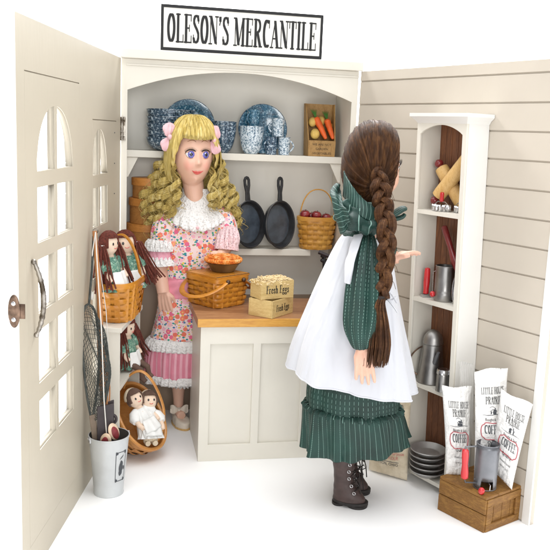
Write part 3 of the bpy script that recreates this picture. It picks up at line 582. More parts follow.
# ---------------------------------------------------------------- woven baskets
def woven(b, outline, z0, z1, M, rows, stakes, flare, amp=.003, th=.0022, ins=.0):
    # outline(theta) -> (x,y) at the rim ; flare(t) scale from base to rim
    N = stakes*4
    for r in range(rows):
        a0, a1 = r/rows+.015, (r+1)/rows-.015
        def fn(u, v, r=r, a0=a0, a1=a1):
            t = lerp(a0, a1, v); x, y = outline(2*PI*u); s = flare(t); L = math.hypot(x, y) or 1
            o = amp*math.cos(PI*stakes*u + PI*r) + .0022*math.sin(PI*v)
            return M @ V((x*s+x/L*o, y*s+y/L*o, lerp(z0, z1, t)))
        b.surf(fn, N, 4, True, stakes, 1)
    for k in range(stakes):          # upright stakes
        th_ = 2*PI*(k+.5)/stakes*1.0; x, y = outline(th_); L = math.hypot(x, y) or 1; tx, ty = -y/L, x/L
        w_ = .42*2*PI*L/stakes
        fn = lambda u, v: M @ V(((x*flare(v)+tx*(u-.5)*w_), (y*flare(v)+ty*(u-.5)*w_), lerp(z0, z1, v)))
        b.surf(fn, 1, 6)
    # inner liner
    fn = lambda u, v: M @ V((outline(2*PI*u)[0]*flare(v)*.965, outline(2*PI*u)[1]*flare(v)*.965, lerp(z0, z1, v)))
    b.surf(fn, 48, 6, True)
    fn = lambda u, v: M @ V((outline(2*PI*u)[0]*flare(0)*.965*(1-v), outline(2*PI*u)[1]*flare(0)*.965*(1-v), z0+.002))
    b.surf(fn, 48, 2, True)
def rimband(b, outline, z, hgt, M, s, out=.003):
    pr = [(-.001, 0), (out, .001), (out+.001, hgt*.5), (out, hgt), (-.003, hgt+.001), (-.005, hgt*.5)]
    def fn(u, v):
        o, dz = pr[round(v*5)]; x, y = outline(2*PI*u); L = math.hypot(x, y)
        return M @ V((x*s+x/L*o, y*s+y/L*o, z+dz))
    b.surf(fn, 72, 5, True)
def sup(a, bb, n=2.0):
    f = lambda th: (a*abs(math.cos(th))**(2/n)*(1 if math.cos(th) >= 0 else -1), bb*abs(math.sin(th))**(2/n)*(1 if math.sin(th) >= 0 else -1))
    N = 1440; P = [f(2*PI*i/N) for i in range(N+1)]; L = [0]
    for p_, q_ in zip(P, P[1:]): L.append(L[-1]+math.hypot(q_[0]-p_[0], q_[1]-p_[1]))
    tab = []; j = 0
    for i in range(721):
        while j < N-1 and L[j+1] < L[-1]*i/720: j += 1
        k = (L[-1]*i/720-L[j])/max(1e-12, L[j+1]-L[j]); tab.append((lerp(P[j][0], P[j+1][0], k), lerp(P[j][1], P[j+1][1], k)))
    def g(th):
        x = (th/(2*PI) % 1)*720; i = int(x); k = x-i; A, C = tab[i], tab[min(i+1, 720)]
        return (lerp(A[0], C[0], k), lerp(A[1], C[1], k))
    return g
def archtube(b, p0, p1, hgt, wid, th, M, n=24, side=V((0, 1, 0)), shape=2.3, lean=V((0, 0, 0))):
    pts = []
    for i in range(n+1):
        a = PI*i/n; c = math.cos(a); s = math.sin(a); c = math.copysign(abs(c)**(2/shape), c); s = abs(s)**(2/shape)
        pts.append(M @ (V(p0).lerp(V(p1), (1-c)/2)+V((0, 0, hgt*s))+lean*s))
    b.tube(pts, wid, 10, flat=th/wid, upv=(M.to_3x3() @ V(p1)-(M.to_3x3() @ V(p0))).cross(V((0, 0, 1))).cross(V((0,0,1))) if 0 else None)
# apple basket
q = at(316, 252, .165); rim = (at(334.8, 218, .165)-at(296.7, 218, .165)).length/2; hz = at(316, 217, .165).z-S2
ab = thing('apple_basket', 'small round splint basket with tall hoop handle holding red apples on the lower shelf', 'basket', (q.x, .18, S2))
M = T((q.x, .18, S2)); O_ = sup(rim, rim*.80)
b = B(); woven(b, O_, .001, hz-.012, M, 6, 17, lambda t: .80+.2*t); fin(b, 'woven_body', m['light_splint'], ab)
b = B(); rimband(b, O_, hz-.018, .02, M, 1.0); fin(b, 'rim', m['light_splint'], ab)
b = B(); archtube(b, (-rim*.9, 0, hz-.03), (rim*.92, 0, hz-.03), .155, .0048, .003, M); fin(b, 'handle', m['light_splint'], ab)
def apple(p, r, label, rot=0, grp='apples in the apple basket'):
    t = thing('apple', label, 'apple', p, grp); M = T(p, rot, .2)
    pr = []
    for i in range(17):
        a = -PI/2+PI*i/16; pr.append((r*math.cos(a)*(1+.06*math.sin(a)), r*.92*math.sin(a)-(.18*r if i == 16 else .07*r if i == 15 else 0)))
    b = B(); b.lathe(pr, M, 24); fin(b, 'flesh', m['apple_skin'], t)
    b = B(); b.tube([M @ V((0, 0, r*.72)), M @ V((.002, 0, r*1.05))], .0015, 6); fin(b, 'stalk', m['brown_ink'], t)
for i, (u, v, y) in enumerate(((305, 214.5, .165), (316.3, 215.5, .158), (311, 217, .2), (326, 218, .175))):
    apple(at(u, v, y), .0235, ['dark red apple at the left of the hoop handled basket', 'dark red apple in the middle of the hoop handled basket', 'dark red apple at the back of the hoop handled basket', 'dark red apple low at the right of the hoop handled basket'][i], i)
# ================================================================ ON THE COUNTER
A_ = atz(216.5, 310, CZ); R_ = atz(249, 303.8, CZ); L_ = atz(186, 301.5, CZ)
ex = (R_-A_); ey = (L_-A_); ey = ey-ex*(ey.dot(ex)/ex.dot(ex))*.6; lx, ly = ex.length, ey.length
exn, eyn = ex.normalized(), ey.normalized(); c0 = A_+ex/2+ey/2
M = Tv((c0.x, c0.y, CZ), exn, eyn, ZZ)
pb = thing('picnic_basket', 'rectangular honey coloured lidded picnic basket with two swing handles on the counter', 'basket', (c0.x, c0.y, CZ))
PH = .122; O_ = sup(lx/2, ly/2, 9)
b = B(); woven(b, O_, .001, PH, M, 6, 22, lambda t: .93+.07*t, .0034); fin(b, 'woven_body', m['honey_splint'], pb)
b = B(); rimband(b, O_, PH-.016, .018, M, 1.0, .004); fin(b, 'rim', m['honey_splint'], pb)
b = B(); b.mbox((0, 0, PH+.0065), (lx*.985, ly*.985, .008), M); 
for i in range(9): b.mbox((lerp(-.45, .45, i/8)*lx, 0, PH+.0115), (lx/10.5, ly*.93, .0016), M)
fin(b, 'lid', m['honey_splint'], pb, bevel=.001)
b = B(); b.tube([M @ V((lx*.485*sx, ly*.485*sy, PH+.0105)) for sx, sy in ((-1, -1), (1, -1), (1, 1), (-1, 1))], .002, 6, closed=True); fin(b, 'lid_cord', m['brown_ink'], pb)
for k, (sx, fold) in enumerate(((-.24, 1), (.24, -1))):      # handles folded outward to the left and right
    b = B(); e = ly/2+.008; piv = PH-.01; pts = []
    reach = .115
    for i in range(25):
        a = PI*i/24; s = abs(math.sin(a))**.75
        pts.append(M @ V((sx*lx - fold*reach*s, -e*math.cos(a)*(1), piv-.062*s)))
    if k == 0: b.tube(pts, .0115, 8, flat=.32)
    else: b.tube(pts, .0115, 8, flat=.32)
    fin(b, 'swing_handle', m['honey_splint'], pb)
    for sy in (-1, 1):
        b = B(); b.ell(M @ V((sx*lx, sy*(e+.005), piv)), .0095, seg=12); fin(b, 'pivot_knob', m['bronze'], pb)
LZ = CZ+PH+.0135
q = atz(223, 271, LZ); pr_ = .075
pie = thing('pie', 'golden lattice topped pie in a tin on the lid of the picnic basket', 'pie', (q.x, q.y, LZ))
M = T((q.x, q.y, LZ))
b = B(); b.lathe([(0, .0005), (pr_*.62, .0005), (pr_*.64, .002), (pr_*.93, .036), (pr_*1.0, .0385), (pr_*.97, .0395), (0, .035)], M, 40); fin(b, 'pie_tin', m['pewter'], pie)
b = B(); b.lathe([(pr_*.98, .040), (pr_*1.04, .043), (pr_*1.05, .05), (pr_*1.0, .057), (pr_*.9, .060), (pr_*.6, .067), (pr_*.3, .070), (0, .071)], M, 60)
for i in range(44): a = 2*PI*i/44; b.ell((q.x+pr_*1.02*math.cos(a), q.y+pr_*1.02*math.sin(a), LZ+.051), (.006, .006, .0085), seg=8)
for k in range(-3, 4):
    for dirn in (0, 1):
        o = k*pr_*.27; L = math.sqrt(max(0, (pr_*.93)**2-o*o)); pts = []
        for i in range(13):
            s = lerp(-L, L, i/12); x, y = (s, o) if dirn else (o, s); rr = math.hypot(x, y)/pr_
            pts.append((q.x+x, q.y+y, LZ+.072-.012*rr*rr+.0018*math.cos(s/pr_/.27*PI+PI*k+PI*dirn)))
        b.tube(pts, .0062, 6, flat=.5)
fin(b, 'crust', m['pie_crust'], pie)
def opencrate(name, label, A, Rp, Lp, z0, h, mt, th=.005, text=None, twid=.1, th_=.022, cat='crate', grp=None, slats=False):
    ex, ey = Rp-A, Lp-A; lx, ly = ex.length, ey.length; exn = ex.normalized(); eyn = (ey-exn*ey.dot(exn)).normalized(); ly = ey.dot(eyn)
    M = Tv((A.x, A.y, z0), exn, eyn, ZZ); c = M @ V((lx/2, ly/2, 0)); t = thing(name, label, cat, c, grp)
    F = lambda x, y, z: M @ V((x, y, z))
    def panel(nm, x0, y0, x1, y1):
        b = B()
        if slats:
            n = 2
            for k in range(n): b.box((x0, y0, h*k/n+.001), (x1, y1, h*(k+1)/n-.0025), F)
        else: b.box((x0, y0, 0), (x1, y1, h), F)
        fin(b, nm, mt, t, smooth=False, bevel=.0012)
    panel('side_board', 0, 0, lx, th); panel('side_board', 0, ly-th, lx, ly); panel('end_board', 0, th+.0004, th, ly-th-.0004); panel('end_board', lx-th, th+.0004, lx, ly-th-.0004)
    b = B(); b.box((th, th, 0.0006), (lx-th, ly-th, th), F); fin(b, 'bottom_board', mt, t, smooth=False)
    if text:
        b = B(); letters(b, text, lambda x, y, l: F(lx*.5+x, -.0003-l, h*.32+y), th_, twid, 1.25); fin(b, 'lettering', m['black_ink'], t, merge=False, smooth=False)
    return t, M, lx, ly
A_, Rp, Lp = atz(272, 319, CZ), atz(292.7, 312.4, CZ), atz(254, 313, CZ)
opencrate('egg_crate', 'lower small tan egg crate, turned cornerwise under the filled one', A_, Rp, Lp, CZ, .070, m['egg_crate_wood'], .005, 'Fresh Eggs', .098, .027, grp='egg crates on the counter')
Z2 = CZ+.0712
A_, Rp = atz(262, 300, Z2), atz(293.4, 297.2, Z2); Lp = atz(252, 296, Z2)
exn = (Rp-A_).normalized(); Lp = A_ + V((-exn.y, exn.x, 0))*.085 - exn*.0
A_ = A_ - exn*.004
_, M, lx, ly = opencrate('egg_crate', 'upper small tan egg crate filled with wood wool, on top of the other', A_, Rp, Lp, Z2, .070, m['egg_crate_wood'], .005, 'Fresh Eggs', .108, .031, grp='egg crates on the counter')
b = B(); random.seed(3)
for i in range(420):
    x, y = random.uniform(.008, lx-.008), random.uniform(.008, ly-.008); d = min(x, lx-x, y, ly-y)
    z = .055+min(d, .03)*.75+random.uniform(-.006, .006); p0 = V((x, y, z)); a = random.uniform(0, 6.28)
    p = [M @ (p0+V((math.cos(a+k*.9)*.006*k, math.sin(a+k*.9)*.006*k, random.uniform(-.003, .004)))) for k in range(4)]
    b.tube(p, .0021, 5)
o = fin(b, 'wood_wool', m['straw'], None, loc=M @ V((lx/2, ly/2, .05))); o['kind'] = 'stuff'; o['label'] = 'curly pale wood wool filling the upper egg crate'; o['category'] = 'packing'
# black iron hand tool standing behind the apron
q = atz(316, 297.5, CZ)
cm = thing('coffee_mill', 'black iron counter mill with dark wooden crank bar and round wooden drum beside the apron', 'coffee mill', (q.x+.03, q.y, CZ))
b = B(); b.mbox((q.x+.03, q.y, CZ+.005), (.10, .07, .008), MX()); fin(b, 'base', m['cast_iron'], cm, bevel=.002)
a = at(324, 296, q.y); c = at(324, 256, q.y)
b = B(); b.tube([V((a.x, q.y, CZ+.008)), V((c.x, q.y, c.z))], .012, 10, flat=.6)
for k in range(2): b.ell((c.x, q.y-.0, c.z-.02*k), (.017, .012, .011), seg=10)
fin(b, 'post', m['cast_iron'], cm)
b = B(); p = at(325.5, 281, q.y-.03); b.ell(p, (.030, .027, .034), seg=20); fin(b, 'drum', m['rod_wood'], cm)
p0, p1 = at(318.5, 252, q.y-.01), at(337, 259.5, q.y-.03); b = B(); b.tube([p0, p1], .0095, 4); fin(b, 'crank_bar', m['slate'], cm, bevel=.0015)
# ================================================================ NARROW SHELF UNIT: what stands in it
def shR(z): return z+.0006
# rolling pins, crossed
def rpin(a, c, r, label):
    t = thing('rolling_pin', label, 'rolling pin', a, 'rolling pins on the top shelf'); d = (c-a).normalized(); L = (c-a).length
    f = lambda s: a + d*(L*s)
    b = B(); b.tube([f(.14), f(.15), f(.2), f(.8), f(.85), f(.86)], [r*.7, r*.95, r, r, r*.95, r*.7], 20); fin(b, 'roller', m['pale_wood'], t)
    for s0, s1 in ((.135, 0), (.865, 1)):
        b = B(); b.tube([f(lerp(s0, s1, k/8)) for k in range(9)], [r*(.35, .32, .5, .62, .66, .64, .55, .4, .15)[k] for k in range(9)], 12); fin(b, 'grip', m['dark_red_paint'], t)
zt = shR(1.054)
rpin(atR(432, 204, .07), atR(476, 148, .03), .026, 'tan rolling pin lying in front, rising to the right of the top shelf')
rpin(atR(437, 160, .045), atR(469, 217, .02), .026, 'tan rolling pin with dark red grip showing, leaning behind the other pin')
def cutter(t0, n0, label, rr, handle):
    c = fR(t0, n0, zt); t = thing('cookie_cutter', label, 'cutter', c, 'tin cutters on the top shelf')
    fn = lambda u, v: c + dR*(rr*(1+.10*math.cos(12*PI*u*2))*math.cos(2*PI*u)) + nR*(rr*.8*(1+.10*math.cos(12*PI*u*2))*math.sin(2*PI*u)) + ZZ*(.024*v+.0005)
    b = B(); b.surf(fn, 96, 2, True); fin(b, 'fluted_ring', m['bright_tin'], t, solid=.001)
    b = B(); b.tube([c-dR*rr*.95+ZZ*.024, c-dR*rr*.5+ZZ*.035, c+dR*rr*.5+ZZ*.035, c+dR*rr*.95+ZZ*.024], .002, 6); fin(b, 'strap', m['bright_tin'], t)
    if handle: b = B(); b.tube([c+ZZ*z for z in (.034, .04, .05, .06, .068, .07)], [.006, .008, .0065, .008, .007, .003], 12); fin(b, 'knob', m['red_paint'], t)
t_, z_ = tzR(440, 205, .085); cutter(t_, .078, 'fluted tin cutter with red knob at the front of the top shelf', .036, 1)
t_, z_ = tzR(456, 208, .07); cutter(t_-.0, .05, 'fluted tin cutter without a knob, half hidden by the shelf side', .022, 0)
# second shelf
zt = shR(.721)
def uright(px, n): return tzR(px, 290, n)[0]
t_ = uright(444, .06); c = fR(t_, .06, zt)
sf = thing('tin_canister', 'tall bright tin flour sifter can with ribbed bands on the second shelf', 'sifter', c); r = .036
b = B(); b.lathe([(0, 0), (r*.97, 0), (r, .003), (r, .022), (r*1.03, .025), (r, .028), (r, .036), (r*1.03, .039), (r, .042), (r, .128), (r*1.04, .131), (r*1.02, .133), (r*.95, .132), (r*.94, .006), (0, .006)], T(c), 40); fin(b, 'can', m['pewter'], sf)
b = B(); a0 = c+ -dR*.036; b.tube([c-dR*.036+nR*.004+ZZ*.11, c-dR*.056+nR*.006+ZZ*.10, c-dR*.052+nR*.006+ZZ*.02, c-dR*.03+nR*.02+ZZ*.012], .0017, 6); fin(b, 'wire_crank', m['bright_tin'], sf)
b = B(); b.ell(atR(432.3, 294, .098), (.0105, .0105, .0115), seg=14); fin(b, 'crank_knob', m['red_paint'], sf)
t1 = uright(427, .07); q = fR(t1, .075, zt)
rg = thing('red_handled_chopper', 'upright red wooden handle with steel base beside the tall sifter can', 'chopper', q)
b = B(); b.tube([q+ZZ*z for z in (.012, .014, .03, .06, .095, .11, .113)], [.009, .0115, .0105, .0125, .0115, .010, .004], 12); fin(b, 'grip', m['red_paint'], rg)
b = B(); b.mbox((q.x, q.y, q.z+.006), (.034, .02, .011), MX()); fin(b, 'base', m['bright_tin'], rg)
a, c = atR(444, 226, .03), atR(459, 275, .05)
mh = thing('red_masher', 'masher with long dark red wooden handle leaning behind the sifter can', 'masher', (c.x, c.y, zt))
d = (c-a); b = B(); b.tube([a+d*s for s in (0, .02, .1, .5, .72, .78, 1)], [.006, .011, .012, .0105, .015, .014, .009], 12); fin(b, 'grip', m['dark_red_paint'], mh)
b = B(); e = V((c.x, c.y, zt+.004)); b.tube([c, c.lerp(e, .5), e], .004, 8)
for k in range(4): b.tube([e+dR*(-.02+.013*k)-nR*.015, e+dR*(-.02+.013*k)+nR*.015], .0025, 6)
fin(b, 'wire_foot', m['bright_tin'], mh)
q = fR(uright(457.5, .075)-.004, .075, zt+.001)
wk = thing('wire_whisk', 'balloon wire whisk standing behind the shelf side next to the sifter', 'whisk', q)
for k in range(6):
    a = PI*k/6; b = B(); b.tube([q+V((math.cos(a), math.sin(a), 0))*(.017*math.sin(PI*2*i/24 if 0 else PI*(i/24*2-1)*1.0)*(1 if 1 else 0))+ZZ*(.058-.055*math.cos(PI*(i/24*2-1))) for i in range(25)], .0013, 5); fin(b, 'wire_loop', m['bright_tin'], wk)
b = B(); b.tube([q+ZZ*.11, q+ZZ*.16], .0055, 10); fin(b, 'grip', m['bright_tin'], wk)
# third shelf : coffee pot and shakers
zt = shR(.392)
t_ = tzR(430, 382, .055)[0]-.0; c = fR(t_, .055, zt)
cp = thing('coffee_pot', 'tall tapered pewter coffee pot with domed lid on the third shelf', 'coffee pot', c); k = 1.0
top = atR(431, 328, .055).z-zt; hb = top*.72
b = B(); b.lathe([(0, 0), (.050, 0), (.0525, .003), (.0515, .012), (.044, hb*.55), (.0375, hb-.004), (.038, hb), (.034, hb), (0, hb-.003)], T(c), 40); fin(b, 'body', m['pewter'], cp)
b = B(); b.lathe([(.0385, hb+.001), (.0395, hb+.004), (.0385, hb+.008)]+[(.038*math.cos(a*PI/20), hb+.008+(top-hb-.010)*math.sin(a*PI/20)) for a in range(1, 11)], T(c), 40); fin(b, 'domed_lid', m['pewter'], cp)
sdir = (dR*.75+nR*.35).normalized()
b = B(); b.tube([c+sdir*(.036+.034*s)+ZZ*(hb*(.55+.35*s)) for s in [i/10 for i in range(11)]], [.012*(1-.5*i/10) for i in range(11)], 12, flat=.8); fin(b, 'spout', m['dull_tin'], cp)
hd = (-dR*.55+nR*.6).normalized()
b = B(); b.tube([c+hd*(.036+.040*math.sin(PI*i/16)**.7)+ZZ*lerp(hb*.92, hb*.15, i/16)+hd*(.012*i/16) for i in range(17)], .0032, 8); fin(b, 'handle', m['bronze'], cp)
for i, (px, n, lab) in enumerate(((442, .094, 'small pewter shaker in front of the coffee pot'), (454.5, .06, 'small pewter shaker, mostly hidden behind the shelf side'))):
    t_ = tzR(px, 388, n)[0]; c = fR(min(t_, .765), n, zt); r = .024; h = .084
    sk = thing('pewter_shaker', lab, 'shaker', c, 'pewter shakers on the third shelf')
    b = B(); b.lathe([(0, 0), (r, 0), (r*1.03, .002), (r, .005), (r*.98, h*.72), (r*.9, h*.78)], T(c), 32); fin(b, 'body', m['pewter'], sk)
    b = B(); b.lathe([(r*.88, h*.77), (r*1.04, h*.79), (r*1.05, h*.84), (r*1.0, h*.95), (r*.9, h), (r*.6, h*.985), (0, h*.985)], T(c), 32); fin(b, 'lid', m['bright_tin'], sk)
# bottom : stack of pewter plates
zt = shR(.04); 
for i in range(5):
    px = (428.5, 428, 428.5, 427.5, 428)[i]; n = .088; t_ = tzR(px, 455, n)[0]; c = fR(t_, n, zt+.0205*i); r = .070
    pr = [(0, 0), (r*.6, 0), (r*.66, .003), (r*.96, .019), (r, .021), (r*1.005, .0235), (r*.98, .0245), (r*.93, .022), (r*.68, .008), (r*.6, .0055), (0, .0055)]
    b = B(); b.lathe(pr, MX.Translation(c) @ MX.Rotation(.02*math.sin(i*2.1), 4, 'X') @ MX.Diagonal((.98, .98, 1, 1)), 44); o = fin(b, 'pewter_plate', m['plate_pewter'], None, loc=c)
    tag(o, ['dark pewter plate at the very bottom of the stack of five in the shelf unit', 'dark pewter plate second from the bottom of the stack of five', 'dark pewter plate in the middle of the stack of five', 'dark pewter plate second from the top of the stack of five', 'dark pewter plate on top of the stack of five in the shelf unit'][i], 'plate', 'pewter plates stacked in the shelf unit')
# ================================================================ WOODEN CRATE WITH COFFEE BAGS
A_, Rp, Lp = atz(484, 533, 0), atz(518.6, 519.4, 0), atz(444, 507, 0)
CH = .128
ex, ey = Rp-A_, Lp-A_; lx = ex.length; exn = ex.normalized(); eyn = V((-exn.y, exn.x, 0)); ly = ey.dot(eyn); M = Tv((A_.x, A_.y, 0), exn, eyn, ZZ)
F = lambda x, y, z: M @ V((x, y, z))
wc = thing('wooden_crate', 'stained brown wooden crate standing on its side under the coffee bags', 'crate', F(lx/2, ly/2, 0))
for k, (z0, z1) in enumerate(((0.0005, .062), (.0645, CH-.0105))):
    b = B(); b.box((-.004, .0, z0), (.003, ly, z1), F); fin(b, 'side_plank', m['crate_wood'], wc, smooth=False, bevel=.0018)
    b = B(); b.box((lx-.003, .0, z0), (lx+.004, ly, z1), F); fin(b, 'side_plank', m['crate_wood'], wc, smooth=False, bevel=.0018)
b = B(); b.box((.0035, ly-.012, .001), (lx-.0035, ly-.002, CH-.011), F); fin(b, 'end_panel', m['crate_wood'], wc, smooth=False, bevel=.001)
for k in range(4):
    x0 = .0035+(lx-.007)*k/4; b = B(); b.box((x0+.001, .006, .001), (x0+(lx-.007)/4-.001, .014, CH-.011), F); fin(b, 'end_slat', m['crate_wood'], wc, smooth=False, bevel=.0012)
for x0, x1, z0, z1 in ((.0035, lx-.0035, .001, .026), (.0035, lx-.0035, CH-.037, CH-.011), (.0035, .029, .0265, CH-.0375), (lx-.029, lx-.0035, .0265, CH-.0375)):
    b = B(); b.box((x0, -.003, z0), (x1, .0055, z1), F); fin(b, 'end_rail', m['crate_wood'], wc, smooth=False, bevel=.0015)
for k in range(3):
    b = B(); b.box((-.004+(lx+.008)*k/3+.0006, 0, CH-.010), (-.004+(lx+.008)*(k+1)/3-.0006, ly, CH), F); fin(b, 'top_plank', m['crate_wood'], wc, smooth=False, bevel=.0018)
def pillow(P, thk, nm, mt, t, bulge=.9, wr=.003, seed=0, pinch=.05, crimp=0, frontdir=None):
    # P(u,v) -> centre surface ; two bulged skins
    rnd = random.Random(seed); ph = [rnd.uniform(0, 6.28) for _ in range(8)]
    def th_(u, v): return thk*(max(0, math.sin(PI*u))**.5)*(max(0, math.sin(PI*min(max(v, 0), 1)))**.38)
    b = B(); nrm = frontdir
    def fn(sgn):
        def f(u, v):
            w = wr*(math.sin(7*v*PI+ph[0]+3*u)+.7*math.sin(13*u*PI+ph[1]+5*v)+.5*math.sin(19*v*PI-9*u+ph[2]))*min(1, 6*u*(1-u))
            return P(u, v)+nrm*(sgn*th_(u, v)+w*(1 if sgn > 0 else .5))
        return f
    b.surf(fn(1), 28, 40); b.surf(fn(-1), 28, 40)
    bmesh.ops.remove_doubles(b.bm, verts=b.bm.verts, dist=1e-4)
    return fin(b, nm, mt, t, ang=80), (lambda u, v, l: fn(1)(u, v)+nrm*(.0012+l))
def cbag(label, TLp, TRp, BLp, BRp, yb, yt, seed, sk=0, sk2=None):
    BL, BR = at(*BLp, yb), at(*BRp, yb-sk)
    TL, TR = at(*TLp, yt), at(*TRp, yt-(sk if sk2 is None else sk2))
    BL.z = max(BL.z, CH+.001)
    xd = (TR-TL).normalized(); zd = ((TL+TR)/2-(BL+BR)/2).normalized(); fd = xd.cross(zd); fd = fd if fd.y < 0 else -fd
    t = thing('coffee_bag', label, 'bag', (BL+BR)/2, 'coffee bags on the crate')
    def P(u, v):
        q = BL.lerp(BR, u).lerp(TL.lerp(TR, u), v); w_ = math.sin(PI*v)**.5*.004
        return q + xd*((u-.5)*2*w_*(-1)) + zd*(.004*math.sin(PI*u*2+seed)*(v > .97))
    o, S_ = pillow(P, .024, 'cloth', m['coffee_bag_cloth'], t, seed=seed, frontdir=fd, wr=.0014)
    W_ = (TR-TL).length; Hh = ((TL+TR)/2-(BL+BR)/2).length
    def fr(vc, du=0): return lambda x, y, l: S_(min(max(.5+du+x/W_, .03), .97), min(max(vc+y/Hh, .02), .98), l*1.5)
    b = B()
    letters(b, "LITTLE HOUSE", fr(.775), .024, W_*.72, .9); letters(b, "PRAIRIE", fr(.682), .026, W_*.50, .9); fin(b, 'title_lettering', m['black_ink'], t, merge=False, smooth=False); b = B()
    sans(b, "ON THE", fr(.728), .0072, W_*.16); fin(b, 'joining_lettering', m['black_ink'], t, merge=False, smooth=False); b = B(); sans(b, "Bought & Sold", fr(.518), .0105, W_*.5)
    for tx, vv_, hh_, ww_ in (("Quality", .295, .0125, .36), ("Roasted & Ground", .215, .008, .42)): fin(b, 'small_lettering', m['black_ink'], t, merge=False, smooth=False); b = B(); sans(b, tx, fr(vv_), hh_, W_*ww_)
    fin(b, 'small_lettering', m['black_ink'], t, merge=False, smooth=False); b = B(); sans(b, "NET WT. 12 OZ.", fr(.15), .0065, W_*.34)
    fin(b, 'small_lettering', m['black_ink'], t, merge=False, smooth=False)
    # little cottage on a swash line
    b = B(); fq = fr(.572)
    for P_ in ([(-.011, .004), (.011, .004), (.011, .014), (-.011, .014)], [(-.014, .0145), (.014, .0145), (.008, .022), (-.006, .022)], [(.004, .0225), (.008, .0225), (.008, .027), (.004, .027)]):
        b.face([b.bm.verts.new(fq(x, y, 0)) for x, y in P_])
    fin(b, 'cottage_print', m['grey_ink'], t, merge=False, smooth=False); b = B()
    b.surf(lambda u, v: fq((u-.5)*W_*.72, .004*math.sin(u*2*PI)*-.6+.002+(v-.5)*.0016*(.3+math.sin(PI*u)), 0), 24, 1)
    b.surf(lambda u, v: fq(-.012+.02*u-.004, .0275+.005*math.sin(PI*u)+(v-.5)*.0015, 0), 8, 1)
    fin(b, 'swash_print', m['grey_ink'], t, merge=False, smooth=False)
    b = B(); letters(b, "COFFEE", fr(.395), .031, W_*.56, 1.3); fin(b, 'coffee_print', m['grey_ink'], t, merge=False, smooth=False)
    b = B(); fq = fr(.418); pts = []
    for k in range(80):
        a = 2*PI*k/80; c_, s_ = math.cos(a), math.sin(a); x = W_*.375*math.copysign(abs(c_)**.5, c_); y = .029*math.copysign(abs(s_)**.6, s_)
        bump_ = .0045*abs(math.sin(a*4)); pts.append(fq(x*(1-.05*abs(math.sin(2*a))), y+math.copysign(bump_, s_)*.8, .0004))
    b.tube(pts, .0013, 5, closed=True); fin(b, 'scalloped_frame', m['red_ink'], t)
    return t
yt3 = atR(533, 405, .02).y; yt2 = atR(508, 367, .018).y; yb1 = atz(457, 474, CH).y
cbag('white printed coffee bag standing tallest, behind and between the other two', (474, 371), (508, 367), (474, 470), (506, 474), yt2-.03, yt2-.012, 5)
cbag('white printed coffee bag standing upright at the left of the crate beside the plates', (441.5, 386), (472, 387), (446, 474), (469, 476), yb1, yb1+.01, 2, .0)
cbag('white printed coffee bag leaning to the right against the clapboards', (501, 389), (533, 405), (489, 466), (512, 490), -.925, yt3+.03, 9, .09, .03)
yc1 = yb1+.035; q0 = [at(460, 440, yc1), at(474, 440, yc1), at(459, 361, yc1), at(474, 364, yc1)]
cl = thing('clear_bag', 'half clear cellophane bag standing behind the upright coffee bag', 'bag', (q0[0]+q0[1])/2)
xd = (q0[3]-q0[2]).normalized(); fd = xd.cross(ZZ); fd = fd if fd.y < 0 else -fd
o, _ = pillow(lambda u, v: q0[0].lerp(q0[1], u).lerp(q0[2].lerp(q0[3], u), v), .012, 'film', m['cellophane'], cl, wr=.002, seed=4, frontdir=fd)
# hand sifter with crank
yb = atz(485, 489, CH).y; c = atz(484.5, 487, CH); c.z = CH+.0008; r = .0385; h = (at(485, 444, c.y)-at(485, 487, c.y)).length
ts = thing('hand_sifter', 'dull grey hand crank sifter with red grip and red knob standing on the crate', 'sifter', c)
M2 = T(c)
def can(u, v):
    a = 2*PI*u; cut = 1 if (abs(((u-.71+.5) % 1)-.5) < .085) else 0
    z = lerp(.0 if not cut else .034, h, v); return M2 @ V((r*math.cos(a), r*math.sin(a), z))
b = B(); b.surf(can, 72, 8, True); fin(b, 'can', m['dull_tin'], ts, solid=.0018, ang=30)
b = B(); b.tube([c+V((r*math.cos(a*PI/20), r*math.sin(a*PI/20), h)) for a in range(40)], .0022, 6, closed=True); fin(b, 'rim', m['dull_tin'], ts)
b = B(); b.tube([c+V((r*math.cos(a*PI/20), r*math.sin(a*PI/20), .002)) for a in range(40)], .0018, 6, closed=True); fin(b, 'base_ring', m['dull_tin'], ts)
b = B(); b.lathe([(0, .034), (r*.97, .034)], M2, 36); fin(b, 'screen', m['dull_tin'], ts)
b = B(); b.tube([c+V((0, -r*.1, h*1.0)), c+V((0, -r*.1, .04)), c+V((-.004, -r*.9, .03)), c+V((-.006, -r*1.35, .028)), c+V((-.008, -r*1.4, .012))], .0019, 6); b.tube([c+V((-r, 0, h*.92)), c+V((0, 0, h*.86)), c+V((r, 0, h*.92))], .0018, 6); fin(b, 'crank_wire', m['bright_tin'], ts)
p = at(481.5, 491, c.y-r*1.45); b = B(); b.ell(p, (.0115, .0105, .013), seg=14); fin(b, 'crank_knob', m['red_paint'], ts)
a0, a1 = at(465.5, 449, c.y-.01), at(464.5, 479, c.y-.01)
b = B(); b.tube([a0.lerp(a1, s) for s in (0, .05, .2, .5, .8, .95, 1)], [.006, .0115, .0125, .0105, .0135, .0125, .006], 14); fin(b, 'grip', m['red_paint'], ts)
b = B(); b.tube([a1, a1+V((.004, 0, -.012)), V((c.x-r*.9, c.y-.01, a1.z-.016)), V((c.x-r*.98, c.y, a1.z-.004))], .005, 8, flat=.4); b.tube([a0, a0+V((.0, 0, .008)), V((c.x-r, c.y, a0.z+.004))], .003, 8); fin(b, 'bracket', m['dull_tin'], ts)
